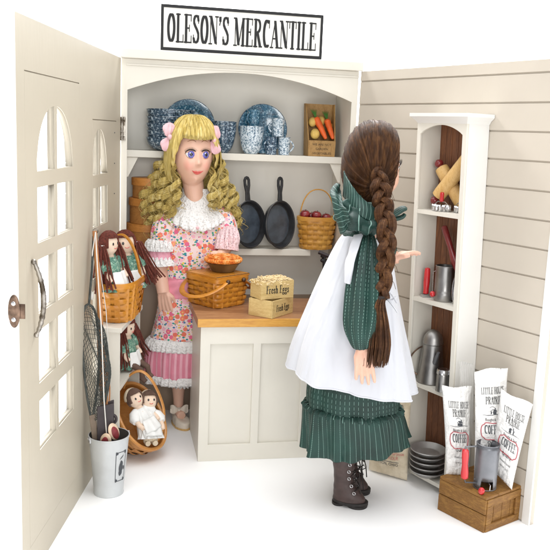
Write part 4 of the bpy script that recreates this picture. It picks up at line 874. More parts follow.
# flour sack leaning beside the unit
fs = thing('flour_sack', 'printed cream cloth flour sack standing on the floor behind the brunette doll\'s skirt', 'sack', atz(388, 476, 0))
BL, BR = atz(369, 470, .002), atz(407, 481, .002); hgt = at(409, 398, BR.y+.04).z
TL, TR = at(371, 396, BL.y+.04), at(411, 398, BR.y+.04)
xd = (BR-BL).normalized(); fd = xd.cross(ZZ); fd = fd if fd.y < 0 else -fd; BL.z = BR.z = .004
P_ = lambda u, v: BL.lerp(BR, u).lerp(TL.lerp(TR, u), v)
_, S_ = pillow(P_, .034, 'cloth', m['sack_cloth'], fs, seed=3, frontdir=fd, wr=.0022); W_ = (BR-BL).length; Hh = (TL-BL).length
fr = lambda vc, du=0: (lambda x, y, l: S_(min(max(.5+du+x/W_, .02), .98), min(max(vc+y/Hh, .02), .98), l*1.5))
b = B(); sans(b, "Sales & General Purpose", fr(.305), .0125, W_*.86); sans(b, "ENRICHED FLOUR", fr(.245), .0125, W_*.62); sans(b, "Mill &", fr(.88, -.05), .014, W_*.3); fin(b, 'red_print', m['pale_red_ink'], fs, merge=False, smooth=False)
b = B(); sans(b, "DAYTON, OHIO", fr(.165), .012, W_*.62); sans(b, "Co.", fr(.88, .30), .019, W_*.16); b.surf(lambda u, v: fr(.215)((u-.5)*W_*.66, (v-.5)*.0018, 0), 10, 1); fin(b, 'dark_print', m['grey_ink'], fs, merge=False, smooth=False)
b = B(); fq = fr(.50)
b.surf(lambda u, v: fq((u-.5)*W_*.84, .030*math.sin(PI*u)+.010*math.sin(9*u)+(v-.5)*(.042+.010*math.sin(17*u)), 0), 40, 3)
b.surf(lambda u, v: fr(.68, .2)((u-.5)*W_*.42*(1-.5*v), (v-.3)*.07+.008*math.sin(11*u), 0.0001), 16, 6); fin(b, 'blue_print', m['blue_ink'], fs, merge=False, smooth=False)
b = B(); letters(b, "FLOUR", lambda x, y, l: fr(.5)(x, y+.018*math.sin(PI*(x/W_/.84+.5)), l+.0008), .034, W_*.62, 1.2); fin(b, 'arched_print', m['sack_cloth'], fs, merge=False, smooth=False)
# ================================================================ BUCKET WITH FISHING THINGS
c = V((-.040, -.600, 0)); R0, R1, BH = .0525, .0715, .222
bk = thing('metal_bucket', 'white galvanised bucket with a black printed label standing by the door wing', 'bucket', c)
b = B(); b.lathe([(0, .006), (R0*.98, .006), (R0*.98, 0), (R0, 0), (R0+.0015, .004), (R0, .008)]+[(lerp(R0, R1, i/6), lerp(.008, BH-.004, i/6)) for i in range(1, 7)]+[(R1+.0022, BH-.002), (R1+.002, BH+.001), (R1-.001, BH+.001)], T(c), 56); fin(b, 'shell', m['galvanised'], bk)
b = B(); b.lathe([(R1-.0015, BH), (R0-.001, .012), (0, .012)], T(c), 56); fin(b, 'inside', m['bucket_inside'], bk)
b = B()
def bs(a, z, l=0): r = lerp(R0, R1, z/BH)+.0009+l; return c+V((r*math.cos(a), r*math.sin(a), z))
ac = math.radians(-48); aw = .36
for (a0, a1, z0, z1) in ((-aw, aw, .062, .0645), (-aw, aw, .1725, .175), (-aw, -aw+.035, .062, .175), (aw-.035, aw, .062, .175)): b.surf(lambda u, v: bs(ac+lerp(a0, a1, u), lerp(z0, z1, v)), 10, 2)
for sa in (-1, 1):
    for zz in (.066, .171): b.surf(lambda u, v: bs(ac+sa*(aw-.08)+.13*(u-.5), zz+.014*(v-.5)*(1-.5*u), .0003), 3, 3)
for (x, z, rx, rz) in ((0, .112, .14, .018), (.03, .128, .1, .012), (-.02, .095, .12, .012), (.22, .11, .05, .008)): b.surf(lambda u, v: bs(ac+x+rx*v*math.cos(2*PI*u), z+rz*v*math.sin(2*PI*u)*(1+.2*math.cos(6*PI*u)), .0004), 20, 2, True)
b.surf(lambda u, v: bs(ac-.12+.3*u, .145+.016*u+(v-.5)*.005*math.sin(PI*u), .0003), 10, 1)
sans(b, "BAIT & TACKLE", lambda x, y, l: bs(ac+x/.065, .077+y, .0003), .006, .032) if 0 else None
fin(b, 'printed_label', m['grey_ink'], bk, merge=False, smooth=False)
for s in (-1, 1):
    b = B(); d = V((math.cos(math.radians(200 if s < 0 else 20)), math.sin(math.radians(200 if s < 0 else 20)), 0))
    b.mbox((0, 0, 0), (.004, .016, .02), Tv(c+d*(R1+.0005)+ZZ*(BH-.010), d, d.cross(ZZ)*-1, ZZ)); b.tube([c+d*(R1+.004)+V((0, 0, BH-.012+.007))+V((0, 0, .007*math.cos(k)))+d.cross(ZZ)*.007*math.sin(k) for k in [i*PI/5 for i in range(10)]], .0016, 6, closed=True); fin(b, 'handle_ear', m['bright_tin'], bk)
YB = -.60
def rod(name, label, p0, p1, r0, r1, y0, y1):
    a, e = at(*p0, y0), at(*p1, y1); t = thing(name, label, 'fishing rod', a, 'fishing rods in the bucket')
    b = B(); b.tube([a.lerp(e, i/16)+V((.003*math.sin(i*.7), .0, 0)) for i in range(17)], [lerp(r0, r1, i/16) for i in range(17)], 10); fin(b, 'pole', m['rod_wood'], t)
    return t, a, e
t, a, e = rod('fishing_rod', 'thickest orange brown fishing rod with white line, standing in the bucket', (106, 452), (95.5, 231), .0140, .0080, -.60, -.52)
b = B(); b.tube([at(107, 440, -.625), at(104, 400, -.635), at(101.5, 330, -.61), at(97.5, 270, -.585), at(95.5, 232, -.53)], .0021, 6)
b.tube([at(95.5, 232, -.53), at(92.5, 252, -.54), at(91, 290, -.54), at(92.5, 300, -.54)], .002, 6); b.ell(at(92, 296, -.54), (.006, .006, .016), seg=8); fin(b, 'line', m['twine'], t)
b = B(); b.tube([at(95.5+2.5*math.cos(k), 231+2.5*math.sin(k), -.52) for k in [i*PI/5 for i in range(10)]], .0018, 6, closed=True); fin(b, 'tip_ring', m['aged_steel'], t)
t, a, e = rod('fishing_rod', 'thin brown fishing rod reaching halfway up beside the low shelf', (110, 450), (104.5, 345), .0055, .004, -.58, -.50)
t, a, e = rod('fishing_rod', 'thinnest fishing rod at the right of the bucket with a knotted line', (112, 450), (107.5, 360), .0035, .002, -.575, -.50)
b = B(); b.tube([at(107.5, 360, -.5), at(109.3, 363, -.51), at(106, 310, -.5), at(99, 262, -.5)], .0016, 5); b.ell(at(109, 362, -.51), .005, seg=8); fin(b, 'line', m['twine'], t)
# landing net hanging down with its hoop against the door
nt = thing('landing_net', 'dark mesh landing net standing in the bucket against the door wing', 'net', at(92, 440, -.58))
yn = -.585
ctr = [(89, 304), (95, 312), (98.5, 335), (99, 360), (97.5, 385), (95, 405), (92, 418), (88.5, 405), (85, 380), (82.5, 350), (82, 325), (84.5, 308)]
hoop = [at(*interp(ctr+[ctr[0]], i/48), yn+.02*math.cos(i*2*PI/48)) for i in range(48)]
b = B(); b.tube(hoop, .0042, 8, closed=True); b.tube([at(89, 304, yn), at(92, 270, -.55), at(93.5, 236, -.52)], .0042, 8); b.tube([at(92, 418, yn), at(94, 445, -.6)], .005, 8); fin(b, 'frame', m['net_cord'], nt)
cen = sum(hoop, V())/48
def netp(u, v):
    q = hoop[int(round(u*48)) % 48]; k = math.sin(v*PI/2); r_ = 1-k**2.2; 
    return cen + (q-cen)*r_ + V((.075, -.03, -.06))*math.sin(v*PI/2)*.9 + V((.004*math.sin(9*u*6.28+7*v), 0, .004*math.sin(5*u*6.28+11*v)))
b = B()
for k in range(48): b.tube([netp((k/48+.24*i/12) % 1 if 0 else ((k+ i*1) % 48)/48, i/14) for i in range(15)], .0009, 4); b.tube([netp(((k-i) % 48)/48, i/14) for i in range(15)], .0009, 4)
o = fin(b, 'mesh', m['net_cord'], nt, merge=False)
# slate boards and pink fish
def slab(name, label, pix, y, th, mt, cat):
    P_ = [at(u, v, y) for u, v in pix]; c_ = sum(P_, V())/len(P_); b = B(); n_ = (P_[1]-P_[0]).cross(P_[2]-P_[0]).normalized()
    a_ = [b.bm.verts.new(q) for q in P_]; d_ = [b.bm.verts.new(q+n_*th*(1 if n_.y > 0 else -1)) for q in P_]; b.face(a_); b.face(d_[::-1])
    for i in range(len(P_)): b.face([a_[i], a_[(i+1) % len(P_)], d_[(i+1) % len(P_)], d_[i]])
    return tag(fin(b, name, mt, None, loc=c_, smooth=False, bevel=.002), label, cat)
slab('slate_board', 'dark purple brown board, larger front one standing in the bucket', [(97, 462), (112, 462), (114, 404), (97, 407)], -.618, .010, m['slate'], 'board')
slab('slate_board', 'dark purple brown board, narrow and tallest behind the front one', [(106, 455), (114.5, 455), (114, 400), (108, 402)], -.60, .008, m['slate'], 'board')
slab('wood_offcut', 'weathered brown wood offcut at the left side of the bucket', [(93, 445), (98, 445), (96, 414), (89, 416)], -.61, .010, m['brown_board'], 'board')
b = B(); b.tube([at(113+3.2*math.cos(k), 419+4*math.sin(k), -.6) for k in [i*PI/8 for i in range(-6, 9)]], .0055, 8); tag(fin(b, 'reel', m['slate'], None, loc=at(113, 419, -.6)), 'small black reel ring above the bucket rim', 'reel')
for i, (u, v, u2, v2, y, lab) in enumerate(((107, 436, 103, 452, -.645, 'pink and cream wooden paddle lying lowest across the front of the bucket'), (111, 426, 119, 442, -.635, 'pink and cream wooden paddle pointing down to the right in the bucket'))):
    a, e = at(u, v, y), at(u2, v2, y+.02); d = (e-a); ax = d.normalized(); t = thing('painted_paddle', lab, 'paddle', a, 'pink painted paddles in the bucket')
    M3 = Tv(a+d*.35, ax, ax.cross(V((0, -.6, .8))).normalized(), ax.cross(ax.cross(V((0, -.6, .8))).normalized()).normalized())
    b = B(); b.ell((0, 0, 0), (.036, .022, .007), M3, 24); fin(b, 'blade', m['fish_cream'], t)
    b = B(); b.ell((.004, 0, .0045 if M3.to_3x3().col[2].y < 0 else -.0045), (.028, .0145, .0045), M3, 24); b.ell((.004, 0, -.0045 if M3.to_3x3().col[2].y < 0 else .0045), (.028, .0145, .0045), M3, 24); fin(b, 'painted_centre', m['fish_pink'], t)
# ================================================================ BASKETS WITH RAG DOLLS
def ragdoll(label, M, style='green', pig=1, seed=0, down=1):
    rnd = random.Random(seed); P = lambda x, y, z: M @ V((x, y, z)); t = thing('rag_doll', label, 'rag doll', P(0, 0, 0), 'rag dolls by the door wing')
    green = style == 'green'
    # body, head, arms and legs as one stuffed figure (faces -y)
    b = B(); b.ell((0, 0, .185), (.036, .032, .043), M, 20); b.tube([P(0, 0, .15), P(0, 0, .12), P(0, 0, .05), P(0, 0, .02)], [.014, .026, .030, .028], 14)
    for s in (-1, 1):
        b.tube([P(s*.022, 0, .135), P(s*.045, -.008, .105), P(s*.05, -.03, .07), P(s*.046, -.045, .055)], [.010, .0115, .0105, .009], 10)
    o = fin(b, 'body', m['doll_face_cloth'], t, merge=False); r_ = o.modifiers.new('r', 'REMESH'); r_.mode = 'VOXEL'; r_.voxel_size = .003; r_.use_smooth_shade = True
    b = B()
    if down:
        for s in (-1, 1): b.tube([P(s*.016, 0, .03), P(s*.018, -.006, .0), P(s*.018, -.008, -.03 if green else -.006), P(s*.018, -.022, -.04 if green else -.010)], [.015, .0145, .012, .011], 10)
    else:
      for s in (-1, 1): b.tube([P(s*.016, -.005, .03), P(s*.022, -.05, .028), P(s*.024, -.095, .012), P(s*.026, -.10, -.02), P(s*.026, -.118, -.03)], [.015, .0145, .012, .0115, .010], 10)
    fin(b, 'legs', m['doll_brown_cloth'] if green else m['doll_cream_cloth'], t)
    pr = [(.020, .028, .028, .140), (.030, .026, .024, .13), (.040, .036, .03, .11), (.048, .038, .034, .085), (.055, .046, .040, .06), (.06, .054, .046, .03), (.065, .058, .05, .012)]
    def dress(u, v):
        k = interp([(a[1], a[2], a[3]) for a in pr], v); a = 2*PI*u; w_ = 1+.10*v*math.sin(11*a+seed)
        return P(k[0]*math.cos(a)*w_, k[1]*math.sin(a)*w_-.012*v, k[2])
    b = B(); b.surf(dress, 66, 16, True, 1, 1); b.tube([P(s*.04, 0, .1) for s in ()] or [P(0, 0, .1), P(0, 0, .099)], .001, 4)
    dm = m['green_print'] if green else m['doll_white_cloth']
    fin(b, 'dress', dm, t)
    for s in (-1, 1):
        b = B(); b.tube([P(s*.018, 0, .137), P(s*.036, -.003, .122), P(s*.05, -.012, .1), P(s*.055, -.022, .088)], [.012, .021, .022, .013], 14); fin(b, 'sleeve', dm, t)
    b = B(); b.surf(lambda u, v: P((u-.5)*.075*(1+.3*v)*.9, -.0395-.012*v-.010*math.cos((u-.5)*PI)*(1+v)+.003*math.sin(12*u), lerp(.085, .025, v)), 12, 8); fin(b, 'apron', m['doll_white_cloth'], t, solid=.002)
    # face
    for s in (-1, 1):
        b = B(); b.ell((s*.0135, -.0295, .189), (.0048, .002, .006), M, 10); fin(b, 'eye', m['pupil'], t)
    b = B(); b.tube([P(.008*math.cos(a), -.0315+.002*abs(math.cos(a)), .174+.004*math.sin(a)) for a in [PI+PI*i/8 for i in range(9)]], .0013, 6); fin(b, 'mouth', m['lip'], t)
    # yarn
    ym = m['yarn'] if green else m['doll_brown_cloth']
    b = B()
    for i in range(90 if green else 60):
        a = 2*PI*i/(90 if green else 60)*1.0; e0 = rnd.uniform(1.2, 1.5)
        lo = (.55 if math.sin(a) < -.55 else -.25 if math.sin(a) < 0 else -.55); pts = []
        for k in range(7):
            e = lerp(e0, lo, k/6); pts.append(P(.0395*math.cos(e)*math.cos(a), .0355*math.cos(e)*math.sin(a), .187+.0465*math.sin(e)+rnd.uniform(-.001, .001)))
        b.tube(pts, .0036, 5)
    fin(b, 'yarn_hair', ym, t, merge=False)
    if pig:
        for s in (-1, 1):
            b = B()
            for i in range(34):
                j = V((rnd.gauss(0, .0095), rnd.gauss(0, .0095), 0)); e_ = rnd.uniform(.8, 1.05); sw = pig if s > 0 else 1
                b.tube([P(s*.033, .004, .19), P(*(V((s*.046, .0, .182))+j*.6)), P(*(V((s*.052, -.006, .14))+j*1.1)), P(*(V((s*(.056+.012*(sw-1)), -.010, .19-.12*e_))+j*1.5)), P(*(V((s*(.058+.028*(sw-1)), -.012, .19-.17*e_))+j*2.1))], .0032, 5)
            o = fin(b, 'pigtail', ym, t, merge=False)
            b = B(); b.tube([P(s*.040+.008*math.cos(a), .0+.008*math.sin(a), .185) for a in [i*PI/5 for i in range(10)]], .0022, 5, closed=True); fin(b, 'ribbon', m['doll_white_cloth'], t)
    else:
        b = B(); b.surf(lambda u, v: P(.043*math.cos(2*PI*u)*math.sin(.2+1.35*v), .012+.040*math.sin(2*PI*u)*math.sin(.2+1.35*v)*.9, .189+.050*math.cos(.2+1.35*v)), 30, 8, True); fin(b, 'bonnet', m['doll_cream_cloth'], t, solid=.002)
    return t
# upper basket on the low shelf
TZ = .5776; c = fL(.232, .0515, TZ); c += nL*.004
M = Tv(c, dL, nL, ZZ)
db = thing('doll_basket', 'honey coloured woven market basket with hoop handle on the low shelf, filled with rag dolls', 'basket', c)
O_ = sup(.178, .080, 3.0); BHt = .150
def flr(t): return .76+.24*t
b = B(); woven(b, O_, .001, BHt, M, 6, 22, flr, .0034); fin(b, 'woven_body', m['honey_splint'], db)
b = B(); rimband(b, O_, BHt-.012, .02, M, 1.0, .004); fin(b, 'rim', m['honey_splint'], db)
p0, p1 = at(112, 272, -.3), at(141, 284, -.16)
b = B(); pts = [at(*interp([(110, 288), (109.5, 262), (113, 240), (122, 234.5), (131, 243), (138, 262), (141.5, 288)], i/24), lerp(-.33, -.20, i/24)) for i in range(25)]; b.tube(pts, .0062, 8, flat=.45); fin(b, 'handle', m['honey_splint'], db)
def dollM(u, v, y, yaw, s, pitch=0, roll=0):     # head centre at that pixel
    R3 = MX.Rotation(yaw, 4, 'Z') @ MX.Rotation(pitch, 4, 'X') @ MX.Rotation(roll, 4, 'Y') @ MX.Scale(s, 4)
    q = at(u, v, y); return MX.Translation(q - (R3 @ V((0, 0, .185)))) @ R3
ragdoll('brown haired rag doll in green, left of two in the basket, pigtail over the rim', dollM(109, 244, -.36, .95, 1.0, 0, -.05), 'green', 1.2, 1)
ragdoll('brown haired rag doll in green, right of two in the basket behind the handle', dollM(125.5, 243, -.17, .15, 1.05, 0, -.12), 'green', 1.9, 2)
ragdoll('brown haired rag doll slumped on the middle board inside the low shelf', dollM(127, 327, -.20, 1.0, .95, .12, -.15), 'green', 2.2, 3, 0)
# lower basket, tipped toward the room
ax = (V((.50, -.56, .66))).normalized()
cb = at(141, 407, -.27)     # centre of the mouth
xx = ZZ.cross(ax).normalized(); yy_ = ax.cross(xx).normalized()
rot = math.radians(-8); xa = xx*math.cos(rot)+yy_*math.sin(rot); ya = -xx*math.sin(rot)+yy_*math.cos(rot)
Hb = .145; M = Tv(cb-ax*Hb, xa, ya, ax)
O_ = sup(.104, .145, 2.1); dz = min((M @ V((O_(a*PI/30)[0]*s_, O_(a*PI/30)[1]*s_, z_))).z for a in range(60) for s_, z_ in ((.66, 0), (.92, Hb*.5), (1.06, Hb)))-.002
M = MX.Translation((0, 0, -dz)) @ M; cb = cb-ZZ*dz
tb = thing('tipped_basket', 'ginger round woven basket tipped on its side on the floor, showing two cloth dolls', 'basket', cb-ax*Hb)
b = B(); woven(b, O_, .001, Hb-.01, M, 6, 20, lambda t: .62+.38*math.sin(t*PI/2)**.8, .0036); fin(b, 'woven_body', m['ginger_splint'], tb)
b = B(); rimband(b, O_, Hb-.018, .022, M, 1.0, .005)
b.tube([M @ V((O_(2*PI*k/60)[0]*1.02, O_(2*PI*k/60)[1]*1.02, Hb)) for k in range(60)], .008, 8, closed=True); fin(b, 'rim', m['ginger_splint'], tb)
b = B(); b.tube([at(*interp([(124, 388), (129, 376), (140, 371), (150, 378), (159, 394), (164, 412), (162, 432), (156, 443)], i/30), lerp(-.24, -.31, i/30)) for i in range(31)], .0075, 8, flat=.55); fin(b, 'handle', m['ginger_splint'], tb)
ragdoll('cloth doll in white with bare brown hair, left of the two in the tipped basket', dollM(135, 399, -.30, .55, .86, -.35, -.25), 'cream', 0, 11)
ragdoll('cloth doll in white with cream bonnet, right of the two in the tipped basket', dollM(149, 401, -.28, .35, .86, -.35, .10), 'cream', 0, 12)
# ================================================================ THE TWO LARGE DOLLS
def frame(c, psi, pitch=0, s=1): return MX.Translation(V(c)) @ MX.Rotation(psi, 4, 'Z') @ MX.Rotation(pitch, 4, 'X') @ MX.Scale(s, 4)
G = lambda x, w_: math.exp(-(x/w_)**2)
HX, HY, HZ = .081, .090, .146
def headp(az, el, off=0):
    ce = math.cos(el); x, y, z = math.sin(az)*ce, -math.cos(az)*ce, math.sin(el); k = 1
    if z < 0: k = 1-.14*(-z)**2.2
    X, Y, Z = HX*x*k, HY*y*(1-.10*max(0, -z)), HZ*z*(.94 if z < 0 else 1)
    if abs(az) < 1.4:
        a = abs(az)
        f = .0135*G(az, .12)*G(el+.245, .085) + .0040*G(az, .11)*G(el+.09, .15) + .004*(G(a-.10, .06))*G(el+.27, .06)
        f -= .0075*G(a-.38, .20)*G(el-.035, .15); f += .0045*G(az, .26)*G(el+.53, .075) - .0018*G(az, .3)*G(el+.535, .018)
        f += .011*G(az, .28)*G(el+.88, .2) + .014*G(a-.58, .34)*G(el+.42, .28) + .003*G(el-.38, .12)*G(a-.35, .3); f -= .003*G(az, .25)*G(el+.63, .09)
        Y -= f
    for s in (-1, 1):
        pass
    d = V((X/HX**2, Y/HY**2, Z/HZ**2)).normalized()
    return V((X, Y, Z)) + d*off
def head_surf(b, M, off=0):
    b.surf(lambda u, v: M @ headp((u-.5)*2*PI, (v-.5)*PI*.995, off), 96, 72, True, capv=True)
    for s in (-1, 1):
        b.ell((s*HX*.98, .006, -.012), (.012, .017, .026), M, 14)
def face(t, M, iris, look=0.0):
    for s in (-1, 1):
        c = headp(s*.385, .025); n = (V((c.x*.55, c.y, 0))).normalized(); right = n.cross(ZZ).normalized()*-1
        E_ = M @ Tv(c - n*.0085, right, -n, ZZ)      # local: x right, -y... outward = n
        E_ = M @ Tv(c - n*.0060, right, n, ZZ) @ MX.Scale(1.2, 4)
        b = B(); b.ell((0, 0, 0), (.0185, .0112, .0172), E_, 28); o = fin(b, 'eye', m['eye_white'], t)
        b = B(); b.ell((0, -.0012, .0062), (.0198, .0118, .0122), E_, 24); fin(b, 'eyelid', m['skin'], t)
        b = B(); b.ell((look, .0080, -.0004), (.0122, .0044, .0130), E_, 24); fin(b, 'iris', m[iris], o)
        b = B(); b.ell((look, .0118, -.0004), (.0054, .0018, .0060), E_, 16); fin(b, 'pupil', m['pupil'], o)
        b = B(); b.ell((look-.0042, .0130, .0046), (.0021, .0010, .0023), E_, 8); fin(b, 'glint', m['glint'], o)
        b = B()
        up = lambda k: V((.0195*math.cos(PI*k), .0020+.0100*math.sin(PI*k)**.7, .0168*math.sin(PI*k)**.85-.001))
        b.tube([E_ @ up(i/16) for i in range(17)], [.0006+.0020*math.sin(PI*i/16) for i in range(17)], 6)
        for i in range(13):
            k = .12+.76*i/12; p = up(k); d = V((math.cos(PI*k)*.7, .55, .75)).normalized(); b.tube([E_ @ p, E_ @ (p+d*.0050+V((0, 0, .0006))), E_ @ (p+d*.0080+V((0, 0, .0026)))], [.0008, .0006, .0002], 4)
        fin(b, 'lashes', m['lash'], t, merge=False)
        b = B(); b.tube([E_ @ V((.0165*math.cos(PI+PI*i/10), .004+.006*math.sin(PI*i/10), -.0145*math.sin(PI*i/10))) for i in range(11)], .0007, 5); fin(b, 'lower_lash', m['brow'], t)
        b = B(); b.tube([M @ headp(s*(.16+.46*i/10), .38+.05*math.sin(PI*(i/10)**.8), -.0002) for i in range(11)], [.0006+.0012*math.sin(PI*(i+1)/12) for i in range(11)], 6, flat=1); fin(b, 'eyebrow', m['brow'], t)
    b = B()
    def lipf(top):
        def f(u, v):
            a = (u-.5)*2; az = .36*a; mid = -.555+.085*a*a
            if top: e = mid+v*.052*(1-abs(a)**1.7)*(1+.35*G(abs(a)-.28, .22)-.25*G(a, .12))
            else: e = mid-v*.072*(1-abs(a)**2.2)
            return M @ headp(az, e, .0006+.0042*math.sin(PI*v*.9+.15)*(1-a*a)**.5)
        return f
    b.surf(lipf(1), 24, 6); b.surf(lipf(0), 24, 6); fin(b, 'lips', m['lip'], t)
def hand(b, wrist, d, up, thumb, L=.105, r=.0088, curl=.25, spread=.22):
    r *= .76
    d = V(d).normalized(); th = V(thumb); th = (th-d*th.dot(d)).normalized(); n = d.cross(th).normalized()   # n = palm normal
    if n.dot(V(up)) < 0: n = -n
    w = V(wrist); pl = L*.42
    for k in range(4):
        o = th*(.0158*(1.5-k))*1.0
        b.tube([w+o*.45, w+d*pl*.5+o*.9, w+d*pl+o], [.0125, .0125, .0095], 10, flat=.85)
        ln = L*(.56, .63, .59, .47)[k]; p = w+d*pl+o; dd = (d+th*spread*(1.5-k)*.4).normalized(); pts = [p]; rr = [r]; c = curl*(.8+.15*k)
        for j, seg in enumerate((.42, .32, .26)):
            dd = (dd*math.cos(c)+n*math.sin(c)).normalized(); p = p+dd*ln*seg; pts.append(p); rr.append(r*(.95, .88, .62)[j])
        b.tube(pts, rr, 10)
    p = w+d*pl*.30+th*.018; dd = (d*.65+th*.75+n*.25).normalized()
    b.tube([w+d*.008+th*.008, p, p+dd*L*.20, p+dd*L*.20+(d*.9+th*.2+n*.35).normalized()*L*.20], [.012, .0115, .0088, .006], 10)
def remesh(o, vs_):
    r_ = o.modifiers.new('weld', 'REMESH'); r_.mode = 'VOXEL'; r_.voxel_size = vs_; r_.use_smooth_shade = True
    s_ = o.modifiers.new('soft', 'SMOOTH'); s_.factor = .4; s_.iterations = 2
def garment(keys, Y, nu, nv, rip=None, uvs=(1, 1), fold=0, ph=0):
    # keys: (u, v, half width px-units, depth ratio, dy, tilt)
    def fn(u, v):
        k = interp(keys, v); c = at(k[0], k[1], Y+k[4]); a = 2*PI*u; s = 1+(fold*v**1.3)*(math.sin(9*a+ph)+.5*math.sin(14*a+2*ph)+.3*math.sin(23*a+1.3))
        if rip: s *= 1+rip(a, v)
        return c + V((k[2]*math.cos(a)*s, k[2]*k[3]*math.sin(a)*s, 0)) + ZZ*(k[5]*math.cos(a))
    b = B(); b.surf(fn, nu, nv, True, uvs[0], uvs[1]); return b, fn
# ------------------------------------------------ blonde doll behind the counter
Y0 = .085
pxu = (at(250, 250, Y0)-at(350, 250, Y0)).length/100     # world size of one photo pixel there
HCb = at(192.7, 154, Y0-.05); bd = thing('blonde_doll', 'blonde doll with long ringlets, pink hair bows and floral dress with pink satin skirt', 'doll', atz(185, 418, 0))
Mh = frame(HCb, .19, .03)
P0 = lambda u, v, dy=0: at(u, v, Y0+dy)
b = B(); head_surf(b, Mh)
b.tube([HCb+V((0, .022, -.09)), P0(195, 196, -.02), P0(195, 208, .0)], [.046, .044, .050], 24)
b.surf(lambda u, v: P0(*interp([(195, 203), (194, 213), (192, 240), (190, 285), (188, 330), (188, 350)], v), .01)+V((interp([(.03,), (.10,), (.095,), (.085,), (.10,), (.09,)], v)[0]*math.cos(2*PI*u), .06*math.sin(2*PI*u), 0)), 40, 24, True, capv=True)
# arms
b.tube([P0(170, 215), P0(162, 235, -.02), P0(159, 256, -.03), P0(160.5, 275, -.045), P0(163.5, 293, -.06)], [.036, .036, .0325, .031, .027], 20)
hand(b, P0(163.5, 290, -.06), P0(166.5, 320, -.065)-P0(163.5, 290, -.06), (.5, .85, 0), (.85, -.5, 0), .132, .0112, .20)
b.tube([P0(218, 215), P0(226, 228, -.02), P0(228, 240, -.04), P0(225, 250, -.07), P0(220, 256, -.10)], [.034, .034, .032, .027, .022], 20)
hand(b, P0(221, 255, -.095), P0(212, 264, -.13)-P0(221, 255, -.095), (0, .2, -1), (-.5, -.2, .8), .088, .0100, .35)
for (u0, u1) in ((179, 178.5), (203, 204)):
    b.tube([P0(u0, 345, .0), P0(u0, 372, .0), P0(u1, 386, .0), P0(u1, 400, .0), P0(u1, 412, -.005)], [.052, .042, .030, .0235, .022], 20)
    b.tube([P0(u1, 410, -.0), P0(u1+3, 416, -.05)], [.024, .02], 14)
cks = [Mh @ headp(s*.60, -.34) - V(ORG[bd.name]) for s in (-1, 1)]; skin_with_blush('skin_blonde', [tuple(c_) for c_ in cks])
o = fin(b, 'body', m['skin_blonde'], bd, merge=False); remesh(o, .0029)
face(bd, Mh, 'iris_blue', .001)
for s in (-1, 1):
    pass
# dress
W_ = lambda px: px*pxu
kb = [(195.5, 193, W_(10.6), .8, .0, 0), (195, 209, W_(22), .62, .01, 0), (194, 215, W_(28), .60, .008, 0), (193, 228, W_(28.5), .62, .0, 0), (192, 248, W_(28.5), .62, 0, 0), (190.5, 270, W_(27), .62, 0, 0), (189.5, 288, W_(26), .64, 0, 0)]
b, _ = garment(kb, Y0, 72, 30, uvs=(1, 1), rip=lambda a, v: .012*math.sin(11*a+8*v)*v); fin(b, 'bodice', m['floral_cotton'], bd)
ks = [(190, 276, W_(26.8), .66, 0, 0), (189.8, 278, W_(28), .66, 0, 0), (189.5, 285, W_(28.6), .66, 0, 0), (189, 293, W_(28.3), .66, 0, 0), (189, 297, W_(27.5), .66, 0, 0)]
b, _ = garment(ks, Y0, 90, 20, rip=lambda a, v: .022*math.sin(24*v+2*math.sin(3*a))); fin(b, 'sash', m['pink_sash'], bd)
kf = [(189, 293, W_(27.5), .66, 0, 0), (188.5, 315, W_(31), .68, 0, 0), (188, 330, W_(34), .60, 0, 0), (187, 343, W_(36.5), .61, 0, 0)]
b, _ = garment(kf, Y0, 140, 16, fold=.03, ph=1); fin(b, 'floral_skirt', m['floral_cotton'], bd)
kl = [(187.5, 336, W_(36.0), .61, 0, 0), (187, 341, W_(39), .62, 0, 0), (187, 347, W_(39.5), .62, 0, 0)]
b, _ = garment(kl, Y0, 240, 8, rip=lambda a, v: .035*v*math.sin(44*a)+.012*math.sin(17*a)); fin(b, 'lace_band', m['white_lace'], bd, solid=.003)
kp = [(187, 340, W_(37), .62, 0, 0), (186.5, 350, W_(38.5), .62, 0, 0), (186, 362, W_(39), .62, 0, 0), (186, 373, W_(39.5), .62, 0, 0)]
b, _ = garment(kp, Y0, 240, 16, fold=.045, ph=.4, rip=lambda a, v: .02*math.sin(31*a)*(.4+.6*v)); fin(b, 'satin_skirt', m['pink_satin'], bd, solid=.003)
kh = [(186, 371, W_(39.6), .62, 0, 0), (186, 375, W_(41), .63, 0, 0), (186, 379, W_(41), .63, 0, 0)]
b, _ = garment(kh, Y0, 320, 6, fold=.045, ph=.4, rip=lambda a, v: .022*math.sin(31*a)+.03*v*math.sin(62*a)); 
fin(b, 'hem_lace', m['white_lace'], bd, solid=.003)
for u0 in (179, 203):
    b = B(); c_ = P0(u0, 366); b.surf(lambda u, v: P0(u0, lerp(360, 383, v))+V((math.cos(2*PI*u), .9*math.sin(2*PI*u), 0))*(.054+.010*v+.006*v*math.sin(24*PI*u*2))+ZZ*(-.010*abs(math.sin(11*PI*u*2))*v if v > .9 else 0), 160, 12, True); fin(b, 'pantalette', m['white_lace'], bd, solid=.003)
